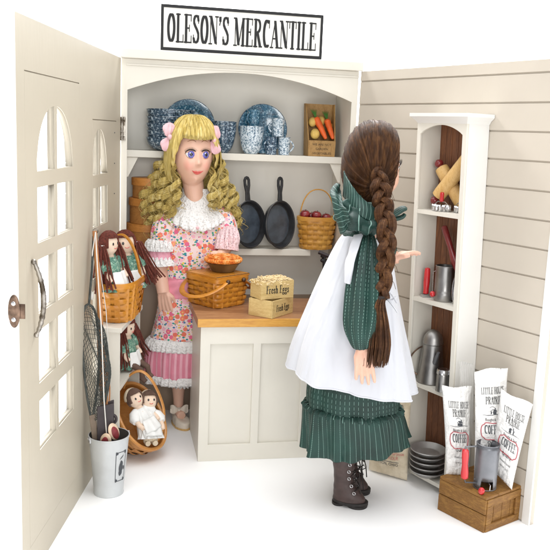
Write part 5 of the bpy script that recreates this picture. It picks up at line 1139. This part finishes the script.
# collar of lace
def coll(u, v):
    a = 2*PI*u; f = max(0, -math.sin(a)); py = 189.5+v*(21+18.5*f**1.6)
    t_ = [k for k in kb]; i = 0
    while i < len(t_)-2 and t_[i+1][1] < py: i += 1
    w = max(0, (py-t_[i][1])/(t_[i+1][1]-t_[i][1])); rx = lerp(t_[i][2], t_[i+1][2], min(1, w)); rt = lerp(t_[i][3], t_[i+1][3], min(1, w)); dy = lerp(t_[i][4], t_[i+1][4], min(1, w))
    rx = max(rx, W_(12)); c = P0(lerp(197, 196, v), py, dy); ed = max(0, (v-.70)/.30); s = .006+.012*v+ed*.007*math.sin(24*a)+.0015*v*math.sin(9*a+2)
    return c+V(((rx+s)*math.cos(a), (rx*rt+s)*math.sin(a), .004*math.sin(24*a+1)*ed+(.006*(1-v))))
b = B(); b.surf(coll, 260, 16, True); fin(b, 'lace_collar', m['white_lace'], bd, solid=.004)
b = B(); c_ = P0(197.5, 228, -.105); b.ell(c_, (.007, .005, .007), seg=12); fin(b, 'button', m['pink_bow'], bd)
# sleeves
def sleeve(pts, rr, nm, mt, b=None, seg=36, nf=9, amp=.05):
    n = len(pts); b = B()
    def fn(u, v):
        k = interp([tuple(p)+(r_,) for p, r_ in zip(pts, rr)], v); k2 = interp([tuple(p) for p in pts], min(1, v+.02)); k1 = interp([tuple(p) for p in pts], max(0, v-.02))
        t = (V(k2)-V(k1)).normalized(); a = t.cross(V((0, 1, 0))).normalized(); c = t.cross(a); s = 1+amp*math.sin(nf*2*PI*u+1)*math.sin(PI*min(1, v*1.0+.1))+.5*amp*math.sin((nf*2+1)*2*PI*u+5*v)
        return V(k[:3])+(a*math.cos(2*PI*u)+c*math.sin(2*PI*u))*(k[3]*s)
    b.surf(fn, seg*3, 24, True, 1, 1); return fin(b, nm, mt, bd if nm.startswith('floral') or nm.startswith('cuff') or nm.startswith('pink') else bn, solid=.003)
sleeve([P0(176, 212), P0(169, 221, -.01), P0(164, 233, -.02), P0(161.5, 245, -.03)], [W_(8), W_(11.5), W_(12), W_(10)], 'floral_sleeve', m['floral_cotton'])
sleeve([P0(160.5, 240, -.028), P0(160, 245, -.03), P0(159.8, 251, -.032)], [W_(11), W_(12.6), W_(12.8)], 'cuff_lace', m['white_lace'], nf=17, amp=.09)
sleeve([P0(160, 248, -.03), P0(160, 253, -.03), P0(160, 259, -.032)], [W_(10.6), W_(11.0), W_(10.8)], 'pink_cuff', m['pink_trim'], nf=8, amp=.04)
sleeve([P0(160, 257, -.03), P0(160, 261, -.032), P0(160.3, 266, -.034)], [W_(10.6), W_(12.3), W_(13.2)], 'cuff_ruffle', m['white_lace'], nf=17, amp=.10)
sleeve([P0(216, 212), P0(222, 220, -.01), P0(226, 229, -.02), P0(227.5, 236, -.03)], [W_(9), W_(10.5), W_(10.5), W_(9)], 'floral_sleeve', m['floral_cotton'])
sleeve([P0(228.5, 228, -.04), P0(228, 236, -.052), P0(227, 245, -.062), P0(226.5, 250, -.066)], [W_(7), W_(9.5), W_(10), W_(10.5)], 'cuff_lace', m['pink_lace'], nf=14, amp=.13)
# shoes with bows
for (u0, k) in ((178.5, 1), (204, 0)):
    a = P0(u0, 407, .0); a.z = 0; fd = V((.28, -.96, 0)); sd = V((.96, .28, 0)); Ms = Tv(a, sd, fd, ZZ)
    b = B()
    def shoe(u, v):
        an = 2*PI*u; L = .072; x = .033*math.cos(an)*(1.08 if math.sin(an) > .2 else .92); y = .030+L*math.sin(an)
        h = lerp(.052, .030, (math.sin(an)+1)/2); q = math.sin(v*PI/2); w = 1 if v < .35 else (1-.9*((v-.35)/.65)**2.2)
        return Ms @ V((x*w, lerp(y, .030+(y-.030)*w, 1), .006+h*(math.sin(min(1, v*1.25)*PI/2)))) 
    b.surf(shoe, 40, 14, True, capv=True); fin(b, 'shoe', m['cream_leather'], bd)
    b = B(); b.surf(lambda u, v: Ms @ V((.0355*math.cos(2*PI*u)*(1.06 if math.sin(2*PI*u) > .2 else .95), .030+.0755*math.sin(2*PI*u), .0006+.008*v)), 40, 1, True, capv=True); fin(b, 'shoe_sole', m['pale_wood'], bd)
    c_ = a+V((0, -.0, .070)); b = B(); b.tube([c_+V((.026*math.cos(i*PI/8), .026*math.sin(i*PI/8), -.008*math.sin(i*PI/8))) for i in range(16)], .0045, 8, closed=True, flat=1.6); fin(b, 'ankle_strap', m['cream_leather'], bd)
    b = B(); cf = c_+V((.0, -.034, .006))
    for s in (-1, 1): b.surf(lambda u, v: cf+V((s*(.004+.036*u), -.004+.007*math.sin(2*PI*v)*math.sin(PI*min(u*1.2, 1)), (.006+.015*math.sin(PI*u*.75))*math.cos(2*PI*v)+.006*u)), 10, 14, cu=False)
    b.ell(cf+V((0, -.004, 0)), (.007, .006, .008), seg=10); fin(b, 'shoe_bow', m['cream_leather'], bd)
# hair cap, bangs
def hairline(az):
    a = abs(az)
    if a < .80: return .50-.05*math.cos(az*1.9)
    if a < 1.22: return lerp(.45, -.30, ((a-.80)/.42)**1.2)
    return lerp(-.30, -.85, min(1, (a-1.22)/1.0))
def cap(u, v):
    az = (u-.5)*2*PI; e1 = hairline(az); el = lerp(PI/2*.985, e1, v); lift = .016+.006*math.sin(PI*v)+.0022*math.sin(az*31+3*math.sin(4*v))+.0014*math.sin(az*57+6*v)
    if v > .93: lift -= (v-.93)*.10
    ce = max(0, math.cos(el))**.74
    p = V((HX*math.sin(az)*ce, -HY*math.cos(az)*ce, HZ*math.sin(el)*.985))
    d = V((p.x/HX, p.y/HY, p.z/HZ*.8)).normalized(); side = max(0, 1-abs(abs(az)-1.5)/1.1)
    return Mh @ (p+d*(lift+.010*side*v+.004*G(az, .7)*v))
b = B(); b.surf(cap, 220, 40, True, 1, 1); fin(b, 'hair_cap', m['blonde_hair'], bd, solid=.004)
rnd = random.Random(5); b = B()
for i in range(190):      # loose bang strands
    az = rnd.uniform(-.82, .82); pts = []
    for k in range(9):
        v = k/8; el = lerp(1.15, hairline(az)-.03-rnd.uniform(0, .02), v); ce = math.cos(el)**.74; p = V((HX*math.sin(az)*ce, -HY*math.cos(az)*ce, HZ*math.sin(el)*.985)); d = V((p.x/HX, p.y/HY, p.z/HZ*.8)).normalized()
        pts.append(Mh @ (p+d*(.0245-.006*v*v)))
    b.tube(pts, [.0009+.0006*math.sin(PI*k/8) for k in range(9)], 4, vs=2)
for s in (-1, 1):
    for i in range(80):      # swept side hair flowing into the ringlets
        az = s*rnd.uniform(1.18, 2.1); pts = []
        for k in range(10):
            v = k/9; el = lerp(1.1, -.9, v); p = V((HX*math.sin(az)*math.cos(el), -HY*math.cos(az)*math.cos(el), HZ*math.sin(el))); d = V((p.x/HX, p.y/HY, 0)).normalized() if k > 3 else V((p.x/HX, p.y/HY, p.z/HZ)).normalized()
            q_ = p+d*(.024+.030*v**1.4); pts.append(Mh @ q_)
        b.tube(pts, [.0018+.0014*math.sin(PI*k/9) for k in range(10)], 5, vs=3)
fin(b, 'hair_strands', m['blonde_hair'], bd, merge=False)
def ringlet(pts, r0, turns, wid, ph, b):
    n = int(turns*13); P_ = []; R_ = []; C_ = []
    for i in range(n+1):
        v = i/n; c = V(interp([tuple(p) for p in pts], v)); c2 = V(interp([tuple(p) for p in pts], min(1, v+.03))); c1 = V(interp([tuple(p) for p in pts], max(0, v-.03)))
        t = (c2-c1).normalized(); a = t.cross(V((.2, 1, .1))).normalized(); bb = t.cross(a); an = 2*PI*turns*v+ph; rr = r0*(.45+.75*math.sin(PI*min(1, v*.75+.18)))
        C_.append((a*math.cos(an)+bb*math.sin(an))); P_.append(c+a*rr*math.cos(an)+bb*rr*math.sin(an)); R_.append(wid*(.6+.5*math.sin(PI*min(1, v*.85+.12))))
    for k in range(7):
        o = (k-3)*.0040; j1, j2 = rnd.uniform(0, 6.28), rnd.uniform(.0004, .0022)
        b.tube([p+V((j2*math.cos(i*.31+j1), j2*math.sin(i*.27+j1), o*(R_[i]/.0108)+j2*math.sin(i*.21+j1*2)))-C_[i]*(.00062*(k-3)**2) for i, p in enumerate(P_)], [r_*.34*(1 if 4 < i < n-6 else .55) for i, r_ in enumerate(R_)], 5, vs=turns*3)
specs = []
for (u0, v0, u1, v1, u2, v2, dy, r, tn) in (
    (178, 162, 175, 184, 178, 206, -.10, .018, 4), (211, 166, 213, 186, 210, 206, -.10, .017, 3.5), (176, 150, 166, 170, 160, 196, -.05, .021, 4), (177, 176, 170, 192, 172, 212, -.07, .018, 4), (212, 176, 216, 190, 214, 208, -.07, .017, 3.5),
    (175, 160, 163, 185, 158, 212, -.04, .020, 5), (172, 165, 156, 190, 150, 222, .0, .021, 5.5), (170, 160, 150, 192, 148, 238, .03, .023, 6), (173, 170, 168, 190, 166, 218, -.06, .020, 4.5),
    (172, 178, 160, 205, 157, 233, -.02, .021, 4.5), (170, 150, 156, 172, 147, 198, .04, .020, 5), (174, 182, 172, 200, 170, 226, -.05, .018, 4.5), (178, 185, 176, 200, 163, 205, .03, .020, 4), (168, 168, 146, 190, 143, 215, .02, .017, 4.5),
    (214, 150, 222, 172, 224, 200, -.04, .019, 5), (212, 165, 220, 188, 226, 212, -.03, .020, 5), (214, 160, 228, 185, 232, 212, .0, .021, 5), (213, 172, 217, 190, 221, 208, -.06, .017, 4), (214, 168, 232, 195, 236, 232, .02, .021, 5.5),
    (212, 180, 226, 205, 230, 236, -.01, .020, 4.5), (210, 182, 215, 195, 219, 215, .02, .018, 3.5), (216, 178, 234, 205, 240, 226, .03, .017, 4.5)):
    b = B(); ringlet([P0(u0, v0, dy*.5), P0(u1, v1, dy), P0((u1+u2)/2, (v1+v2)/2+2, dy), P0(u2, v2, dy)], r*1.02, tn*.86, .0108, rnd.uniform(0, 6.28), b)
    for _ in range(4):
        j_ = V((rnd.uniform(-.022, .022), rnd.uniform(-.03, .01), 0)); n_ = 26; w0 = rnd.uniform(0, 6.28); b.tube([V(interp([tuple(P0(u0, v0, dy*.5)), tuple(P0(u1, v1, dy)), tuple(P0(u2, v2+3, dy))], i/n_))+j_*(i/n_)+V((.016*math.cos(w0+i*.75), .016*math.sin(w0+i*.75), 0))*min(1, i/5) for i in range(n_+1)], .0009, 4)
    fin(b, 'ringlet', m['blonde_curl'], bd, merge=False)
b = B()
for i in range(10):
    a = PI*(i+.5)/10; x = math.cos(a)*.10; ringlet([HCb+V((x*.9, .06+.03*math.sin(a), -.05)), HCb+V((x*1.15, .09, -.15)), HCb+V((x*1.3, .085, -.27))], .021, 5, .013, i*1.7, b)
fin(b, 'back_curls', m['blonde_curl'], bd, merge=False)
for (u0, v0, s, dy) in ((169.5, 137, -1, -.075), (213.5, 140, 1, -.075)):      # pink bows
    c_ = P0(u0, v0, dy); b = B()
    for (dx, dz, tl) in ((.004*s, .030, -.25*s), (-.012 if s < 0 else .004, -.030, .30*(-s))):
        Mbw = MX.Translation(c_+V((dx, -.010, dz))) @ MX.Rotation(tl, 4, 'Y')
        def lobe(u, v):
            e = (v-.5)*PI*.99; a = 2*PI*u; w_ = 1+.28*math.sin(5*a+4*v)+.12*math.sin(13*a)+.15*math.sin(9*v+a); k = .75+.35*(v if dz > 0 else 1-v)
            return Mbw @ V((.022*k*math.cos(e)*math.cos(a)*w_, .010*math.cos(e)*math.sin(a)*w_, .030*math.sin(e)))
        b.surf(lobe, 30, 16, True, capv=True)
    b.ell(c_+V((0, -.022, 0)), (.011, .010, .012), seg=12)
    fin(b, 'hair_bow', m['pink_bow'], bd)
# ------------------------------------------------ brunette doll seen from behind
Y1 = -.80
px1 = (at(300, 300, Y1)-at(400, 300, Y1)).length/100; W1_ = lambda p: p*px1
Q = lambda u, v, dy=0: at(u, v, Y1+dy)
bn = thing('brunette_doll', 'brunette doll with long braid in green striped dress and white apron, seen from behind', 'doll', atz(352, 497, 0))
HC2 = Q(373.5, 167, 0); psi = 1.80; Mb = frame(HC2, psi, .02, .96)
b = B(); head_surf(b, Mb)
b.tube([HC2+V((-.012, .01, -.09)), Q(368, 212, 0), Q(367, 224, 0)], [.044, .038, .044], 24)
b.surf(lambda u, v: Q(*interp([(367, 222), (366, 236), (363, 270), (360, 300), (358, 340), (357, 380)], v))+V((interp([(.03,), (.075,), (.07,), (.075,), (.085,), (.08,)], v)[0]*math.cos(2*PI*u), .065*math.sin(2*PI*u), 0)), 40, 24, True, capv=True)
b.tube([Q(366, 238, -.06), Q(364, 270, -.14), Q(362, 305, -.20), Q(362, 330, -.225), Q(363, 352, -.24)], [.032, .034, .030, .028, .022], 20)
hand(b, Q(363, 349, -.24), Q(365, 376, -.25)-Q(363, 349, -.24), (.6, .9, 0), (1, -.25, 0), .118, .0098, .14, .17)
b.tube([Q(374, 240, .06), Q(382, 252, .03), Q(391, 258, -.0), Q(398, 257, -.01)], [.032, .032, .028, .022], 20)
hand(b, Q(397, 257.5, -.01), Q(411, 250, -.01)-Q(397, 257.5, -.01), (0, -.4, -1), (.1, -1, .2), .082, .0088, .38)
for (u0, v0) in ((344, 503), (348, 489)):
    a = atz(u0, v0, 0); b.tube([V((a.x+.02, a.y+.01, .40)), V((a.x, a.y, .30)), V((a.x-.008, a.y+.004, .22)), V((a.x-.008, a.y+.004, .12))], [.045, .036, .028, .022], 18)
o = fin(b, 'body', m['skin'], bn, merge=False); remesh(o, .0029)
face(bn, Mb, 'iris_brown', 0)
# hair drawn toward the braid root
root = (Mb.to_3x3().inverted() @ (Q(379, 182, -.1)-HC2)).normalized(); fwd = V((0, -1, -.18)).normalized()
t1_ = root.cross(V((0, 0, 1))).normalized(); t2_ = root.cross(t1_).normalized()
vmax = []
for i in range(241):
    a = 2*PI*i/240; st = PI*.985
    for k in range(1, 200):
        th = PI*k/200; d = root*math.cos(th)+(t1_*math.cos(a)+t2_*math.sin(a))*math.sin(th)
        if (d.angle(fwd) < 1.12 and th > .35) or d.z < -.80: st = th; break
    vmax.append(st)
for _ in range(6): vmax = [(vmax[(i-1) % 240]+vmax[i % 240]*2+vmax[(i+1) % 240])/4 for i in range(241)]
def cap2(u, v):
    i = int(round(u*240)) % 240; a = 2*PI*i/240; th = vmax[i]*v; d = root*math.cos(th)+(t1_*math.cos(a)+t2_*math.sin(a))*math.sin(th)
    p = V((HX*d.x, HY*d.y, HZ*d.z)); lift = .013+.009*max(0, d.y)+(.0016*math.sin(a*23+5*v)+.0010*math.sin(a*41))*min(1, v*4)*(1-.6*v)-.020*G(v, .07)
    if d.z < -.2: p.x *= .96
    if d.z > 0: f_ = max(1-d.z*d.z, 1e-4)**(-.11); p.x *= f_; p.y *= f_
    return Mb @ (p+d*lift)
b = B(); b.surf(cap2, 240, 44, True, 1, 1); fin(b, 'hair_cap', m['brown_hair'], bn, solid=.004)
b = B(); rnd = random.Random(8)
for i in range(260):
    ui = rnd.randrange(240); v0 = rnd.uniform(.0, .15); v1 = rnd.uniform(.6, .98); pts = []; j = rnd.uniform(-5, 5)
    for k in range(14):
        v = lerp(v1, v0, k/13); q_ = cap2(((ui+j*k/13)/240) % 1, v); pts.append(q_+(q_-HC2).normalized()*.0028)
    b.tube(pts, [.0008+.0012*math.sin(PI*k/13) for k in range(14)], 5, vs=3, flat=.6)
fin(b, 'hair_strands', m['brown_hair'], bn, merge=False)
# three strand braid
bl = [Q(377, 168, -.105), Q(379, 180, -.118), Q(381.5, 195, -.132), Q(384, 210, -.15), Q(386.5, 232, -.19), Q(386, 255, -.205), Q(383, 278, -.22), Q(380.5, 297, -.235)]
for s3 in range(3):
    b = B(); N = 150
    for sub in range(23):
        P_ = []; so = V((.0088*math.cos(sub*2*PI/14), .0088*math.sin(sub*2*PI/14), 0)) if sub < 14 else V((.005*math.cos(sub*2*PI/9), .0065*math.sin(sub*2*PI/9), 0))
        for i in range(N+1):
            v = i/N; c = V(interp([tuple(p) for p in bl], v)); c2 = V(interp([tuple(p) for p in bl], min(1, v+.02))); c1 = V(interp([tuple(p) for p in bl], max(0, v-.02))); t = (c2-c1).normalized()
            a = t.cross(V((-.2, -1, 0))).normalized(); n_ = a.cross(t); wv = (1-.25*max(0, v-.3))*(.35+.65*min(1, v*5)); ph = 2*PI*(2.7*v+s3/3)+.2*math.sin(9*v+s3); P_.append(c+a*(.0200*wv*math.sin(ph))+n_*(.0150*wv*math.sin(2*ph))+(a*(so.x*1.25+.0012*math.sin(17*v+sub*2.1))+n_*(so.y*1.0+.0012*math.sin(13*v+sub*1.7)))*wv)
        b.tube(P_, .0046, 5, vs=30)
    for _ in range(9):      # flyaway hairs
        k0 = rnd.randrange(8, N-12); p_ = P_[k0]; d_ = V((rnd.choice((-1, 1))*.018, rnd.uniform(-.012, 0), -.012)); b.tube([p_, p_+d_*.6+V((0, 0, -.006)), p_+d_+V((0, 0, -.022))], .0007, 4)
    fin(b, 'braid_strand', m['brown_strand'], bn, merge=False)
b = B()
for i in range(300):
    x, y = rnd.gauss(0, 1), rnd.gauss(0, 1); L = rnd.uniform(.62, 1.06); k_ = 5.0
    P_ = [Q(380.5, 297, -.235)+V((x*.006, y*.006, 0)), Q(379.5+x*2.6, 306, -.24+y*.010), Q(379+x*4.6, 325, -.245+y*.012), Q(379+x*5.6, 345, -.25+y*.014), Q(378+x*5.4-1.5, 345+22*L, -.25+y*.012)]
    b.tube([V(interp([tuple(p) for p in P_], j/16)) for j in range(17)], [.0026*(1-.75*(j/16)**3) for j in range(17)], 5, vs=6)
fin(b, 'braid_tail', m['brown_strand'], bn, merge=False)
b = B(); cc = Q(380.3, 297.5, -.235)
for z in (-.004, 0, .004): b.tube([cc+V((.020*math.cos(i*PI/8), .017*math.sin(i*PI/8), z)) for i in range(16)], .0035, 8, closed=True)
fin(b, 'braid_tie', m['lace_cord'], bn, merge=False)
b = B()
for pts_ in ([(385, 296, -.20), (391, 300, -.21), (396, 297, -.20)], [(385, 297, -.20), (392, 305, -.205), (397, 312, -.20)], [(384, 296, -.2), (390, 293, -.22), (397, 303, -.20)]): b.tube([V(interp([tuple(Q(*p_)) for p_ in pts_], i/12)) for i in range(13)], .0042, 8, flat=.5)
fin(b, 'apron_string', m['apron_cotton'], bn, merge=False)
# green dress
kd = [(367, 226, W1_(14), .85, 0, 0), (366, 233, W1_(22), .8, 0, 0), (364, 250, W1_(23), .85, 0, 0), (360, 290, W1_(27), .9, 0, 0), (356, 340, W1_(37), .9, 0, 0), (353, 385, W1_(45), .9, 0, 0), (353, 408, W1_(46), .9, 0, 0)]
b, _ = garment(kd, Y1, 140, 44, fold=.028, ph=2); fin(b, 'dress', m['green_skirt_stripe'], bn)
kr = [(353, 404, W1_(45), .9, 0, -.006), (353, 408, W1_(48.5), .9, 0, -.008), (354, 420, W1_(50), .88, 0, .0), (354.5, 432, W1_(50.5), .88, 0, .008), (355, 443, W1_(51.5), .86, 0, .016)]
b, _ = garment(kr, Y1, 300, 26, fold=.07, ph=.8, rip=lambda a, v: .020*math.sin(37*a)*(1-v)**2+.055*v*(abs(math.sin(8.5*a+1+.8*v))**.6-.5)+.012*math.sin(21*a+2)*v); fin(b, 'skirt_flounce', m['green_skirt_stripe'], bn, solid=.004)
b, _ = garment([(353, 403.5, W1_(46.5), .9, 0, -.006), (353, 406.5, W1_(49.5), .9, 0, -.006), (353, 409.5, W1_(47.5), .9, 0, -.006)], Y1, 300, 8, fold=0, rip=lambda a, v: .03*math.sin(37*a+.4)+.02*math.sin(61*a)); fin(b, 'gathered_heading', m['green_body_stripe'], bn)
# apron
def tilt(v): return 0
ka = [(365, 229, W1_(14), .9, 0, 0), (363, 238, W1_(21), .9, 0, 0), (361, 258, W1_(29.5), .92, 0, 0), (357, 290, W1_(39), .95, 0, -.01), (353.5, 325, W1_(49), .96, 0, -.02), (351.5, 355, W1_(57.5), .94, 0, -.03), (351, 379, W1_(63), .92, 0, -.042)]
def apr(a, v):
    fold = .065*v**1.2*(math.sin(5*a+1.1)+.55*math.sin(8*a+2.4)+.35*math.sin(13*a))+.012*math.sin(21*a+6*v)*v
    return fold+.02*math.sin(9*v+4*a)*(1-v)+.06*v**.7*(abs(math.sin(4.5*a+1.5*v+.6))**.5-.6)+.012*math.sin(30*a+9*v)*v*(1-v)
b, apf = garment(ka, Y1, 260, 60, rip=apr); fin(b, 'apron', m['apron_cotton'], bn, solid=.003)
b = B(); b.tube([apf(i/200, 1.0) for i in range(200)], .0034, 6, closed=True); fin(b, 'apron_hem', m['apron_cotton'], bn)
# gathered apron shoulder beside the sleeve
b = B()
def flap(u, v):
    e = V(interp([tuple(Q(354, 235, -.10)), tuple(Q(349, 250, -.135)), tuple(Q(345, 266, -.165)), tuple(Q(345, 284, -.185))], u)); i_ = V(interp([tuple(Q(364, 232, -.10)), tuple(Q(359, 247, -.165)), tuple(Q(354.5, 262, -.20)), tuple(Q(350.5, 284, -.20))], u))
    return i_.lerp(e, v)+V((0, -.012*math.sin(PI*v)-.003*math.sin(18*u)*v, .003*math.sin(14*u)*v))
b.surf(flap, 40, 10); fin(b, 'apron_shoulder', m['apron_cotton'], bn, solid=.003)
# sleeves
sleeve([Q(366.5, 236, -.07), Q(366, 255, -.14), Q(364.5, 280, -.185), Q(363, 305, -.21), Q(361.5, 326, -.23), Q(361.5, 341, -.24), Q(362, 347, -.24)], [W1_(6.5), W1_(11), W1_(13.5), W1_(14.5), W1_(14), W1_(10), W1_(6.8)], 'puff_sleeve', m['green_sleeve_stripe'], nf=6, amp=.13)
sleeve([Q(374, 240, .06), Q(382, 250, .03), Q(389, 255, .0), Q(394, 257, -.008)], [W1_(7), W1_(11), W1_(11.5), W1_(7)], 'puff_sleeve', m['green_sleeve_stripe'], nf=7, amp=.06)
# sunbonnet hanging at the nape
b = B()
def band(u, v):
    top = V(interp([tuple(Q(344, 171, -.045)), tuple(Q(352, 186, -.115)), tuple(Q(364, 200, -.135)), tuple(Q(381, 213, -.13))], u)); bot = V(interp([tuple(Q(343, 196, -.05)), tuple(Q(352, 209, -.14)), tuple(Q(364, 218, -.165)), tuple(Q(380, 224, -.15))], u))
    return top.lerp(bot, v)+V((0, -.010*math.sin(PI*v)+.004*math.sin(14*u+3*v), 0))
b.surf(band, 36, 12, us=1, vs=1); fin(b, 'bonnet_band', m['green_bonnet_stripe'], bn, solid=.004)
b = B()
def mass(u, v):
    e = (v-.5)*PI*.99; a = 2*PI*u; r = 1+.10*math.sin(3*a+4*v)+.10*math.sin(7*a-6*v)+.07*math.sin(9*e+2*a)+.03*math.sin(17*a+11*v)
    c = Q(360.5, 217, -.085); return c+V((W1_(24)*math.cos(e)*math.cos(a)*r, .085*math.cos(e)*math.sin(a)*r, W1_(14.5)*math.sin(e)*r-W1_(3)*math.cos(a)))
b.surf(mass, 60, 34, True, 1, .5, capv=True); fin(b, 'bonnet_crown', m['green_bonnet_stripe'], bn)
b = B()
def brim(u, v):
    o_ = V(interp([tuple(Q(338, 184, -.02)), tuple(Q(330.5, 190, -.06)), tuple(Q(333, 205, -.10)), tuple(Q(337, 222, -.11)), tuple(Q(341, 233, -.10))], u)); i_ = V(interp([tuple(Q(341, 190, -.03)), tuple(Q(342, 200, -.10)), tuple(Q(345, 208, -.15)), tuple(Q(349, 217, -.165)), tuple(Q(352, 226, -.15))], u))
    return o_.lerp(i_, v)+V((0, -.010*math.sin(PI*v*2), .004*math.sin(18*u+4*v)))
b.surf(brim, 40, 14); fin(b, 'bonnet_brim', m['green_bonnet_stripe'], bn, solid=.005)
b = B()
for (pp, r_) in (([(386, 219), (394, 214), (402, 209), (406, 209)], .020), ([(386, 219), (395, 219), (402, 217), (405, 214)], .014)):
    b.tube([Q(*interp(pp, i/10), -.03) for i in range(11)], [r_*(.45+.6*math.sin(PI*min(1, i/10*.8+.1))) for i in range(11)], 10, flat=.55)
fin(b, 'bonnet_tie', m['green_bonnet_stripe'], bn)
# lace-up boots
for (u0, v0, dy, lab) in ((344, 503, 0, 1), (348, 489, 0, 0)):
    a = atz(u0, v0, 0); fd = V((.86, -.51, 0)).normalized() if lab else V((.80, -.60, 0)).normalized(); sd = V((-fd.y, fd.x, 0)); Mq = Tv(a, fd, sd, ZZ)     # x forward, y left, z up; origin under the ankle
    b = B()
    def boot(u, v):
        an = 2*PI*u; k = interp([(.004, .058, .036, .012), (.004, .060, .038, .020), (.006, .057, .037, .036), (-.002, .047, .035, .058), (-.008, .038, .034, .082), (-.010, .036, .034, .115), (-.010, .040, .038, .155), (-.010, .041, .040, .20), (-.010, .042, .042, .25)], v)
        cx = k[0]+.018*(1-v)**2; x = cx+k[1]*math.cos(an); y = k[2]*math.sin(an)*(1-.10*max(0, math.cos(an))*(1-v))
        r_ = 1+.02*math.sin(40*v)*math.sin(an+.5)*math.sin(PI*v)
        return Mq @ V((x*r_, y*r_, k[3]))
    b.surf(boot, 48, 44, True, capv=True); fin(b, 'boot', m['boot_leather'], bn)
    b = B(); so = lambda u, v: Mq @ V((.022+.066*math.cos(2*PI*u)*(1 if math.cos(2*PI*u) > 0 else .98), .0405*math.sin(2*PI*u)*(1-.06*max(0, math.cos(2*PI*u))), lerp(.0085, .020, v)))
    b.surf(so, 48, 2, True, capv=True); b.surf(lambda u, v: Mq @ V((-.018+.026*math.cos(2*PI*u), .036*math.sin(2*PI*u), lerp(.0005, .009, v))), 30, 2, True, capv=True); b.surf(lambda u, v: Mq @ V((.048+.038*math.cos(2*PI*u), .038*math.sin(2*PI*u), lerp(.0005, .009, v))), 30, 2, True, capv=True)
    fin(b, 'boot_sole', m['boot_sole'], bn)
    b = B()
    for k in range(5):
        z = .060+.026*k; x = interp([(.052,), (.043,), (.032,), (.029,), (.031,)], k/4)[0]+.0
        for s in (-1, 1): b.tube([Mq @ V((x-.012, s*.020, z)), Mq @ V((x+.003, 0, z+.012)), Mq @ V((x-.012, -s*.020, z+.024))], .0022, 6)
    for s in (-1, 1): b.tube([Mq @ V((.040, 0, .135)), Mq @ V((.060, s*.020, .150)), Mq @ V((.066, s*.030, .135)), Mq @ V((.052, s*.010, .132)), Mq @ V((.058, s*.022, .095)), Mq @ V((.064, s*.020, .055))], .0022, 6)
    fin(b, 'laces', m['lace_cord'], bn, merge=False)
    for k in range(5):
        z = .058+.026*k; x = interp([(.042,), (.031,), (.021,), (.019,), (.021,)], k/4)[0]
        for s in (-1, 1):
            b = B(); c_ = V((x, s*.0305, z)); b.tube([Mq @ (c_+V((.0052*math.cos(i*PI/5), s*.0022, .0052*math.sin(i*PI/5)))) for i in range(10)], .0014, 5, closed=True); fin(b, 'eyelet', m['bright_tin'], bn)
# ================================================================ bring everything to real size
for o in sc.objects:
    if o.parent is None and o.type in ('MESH', 'EMPTY'): o.location = o.location*S; o.scale = (S, S, S)
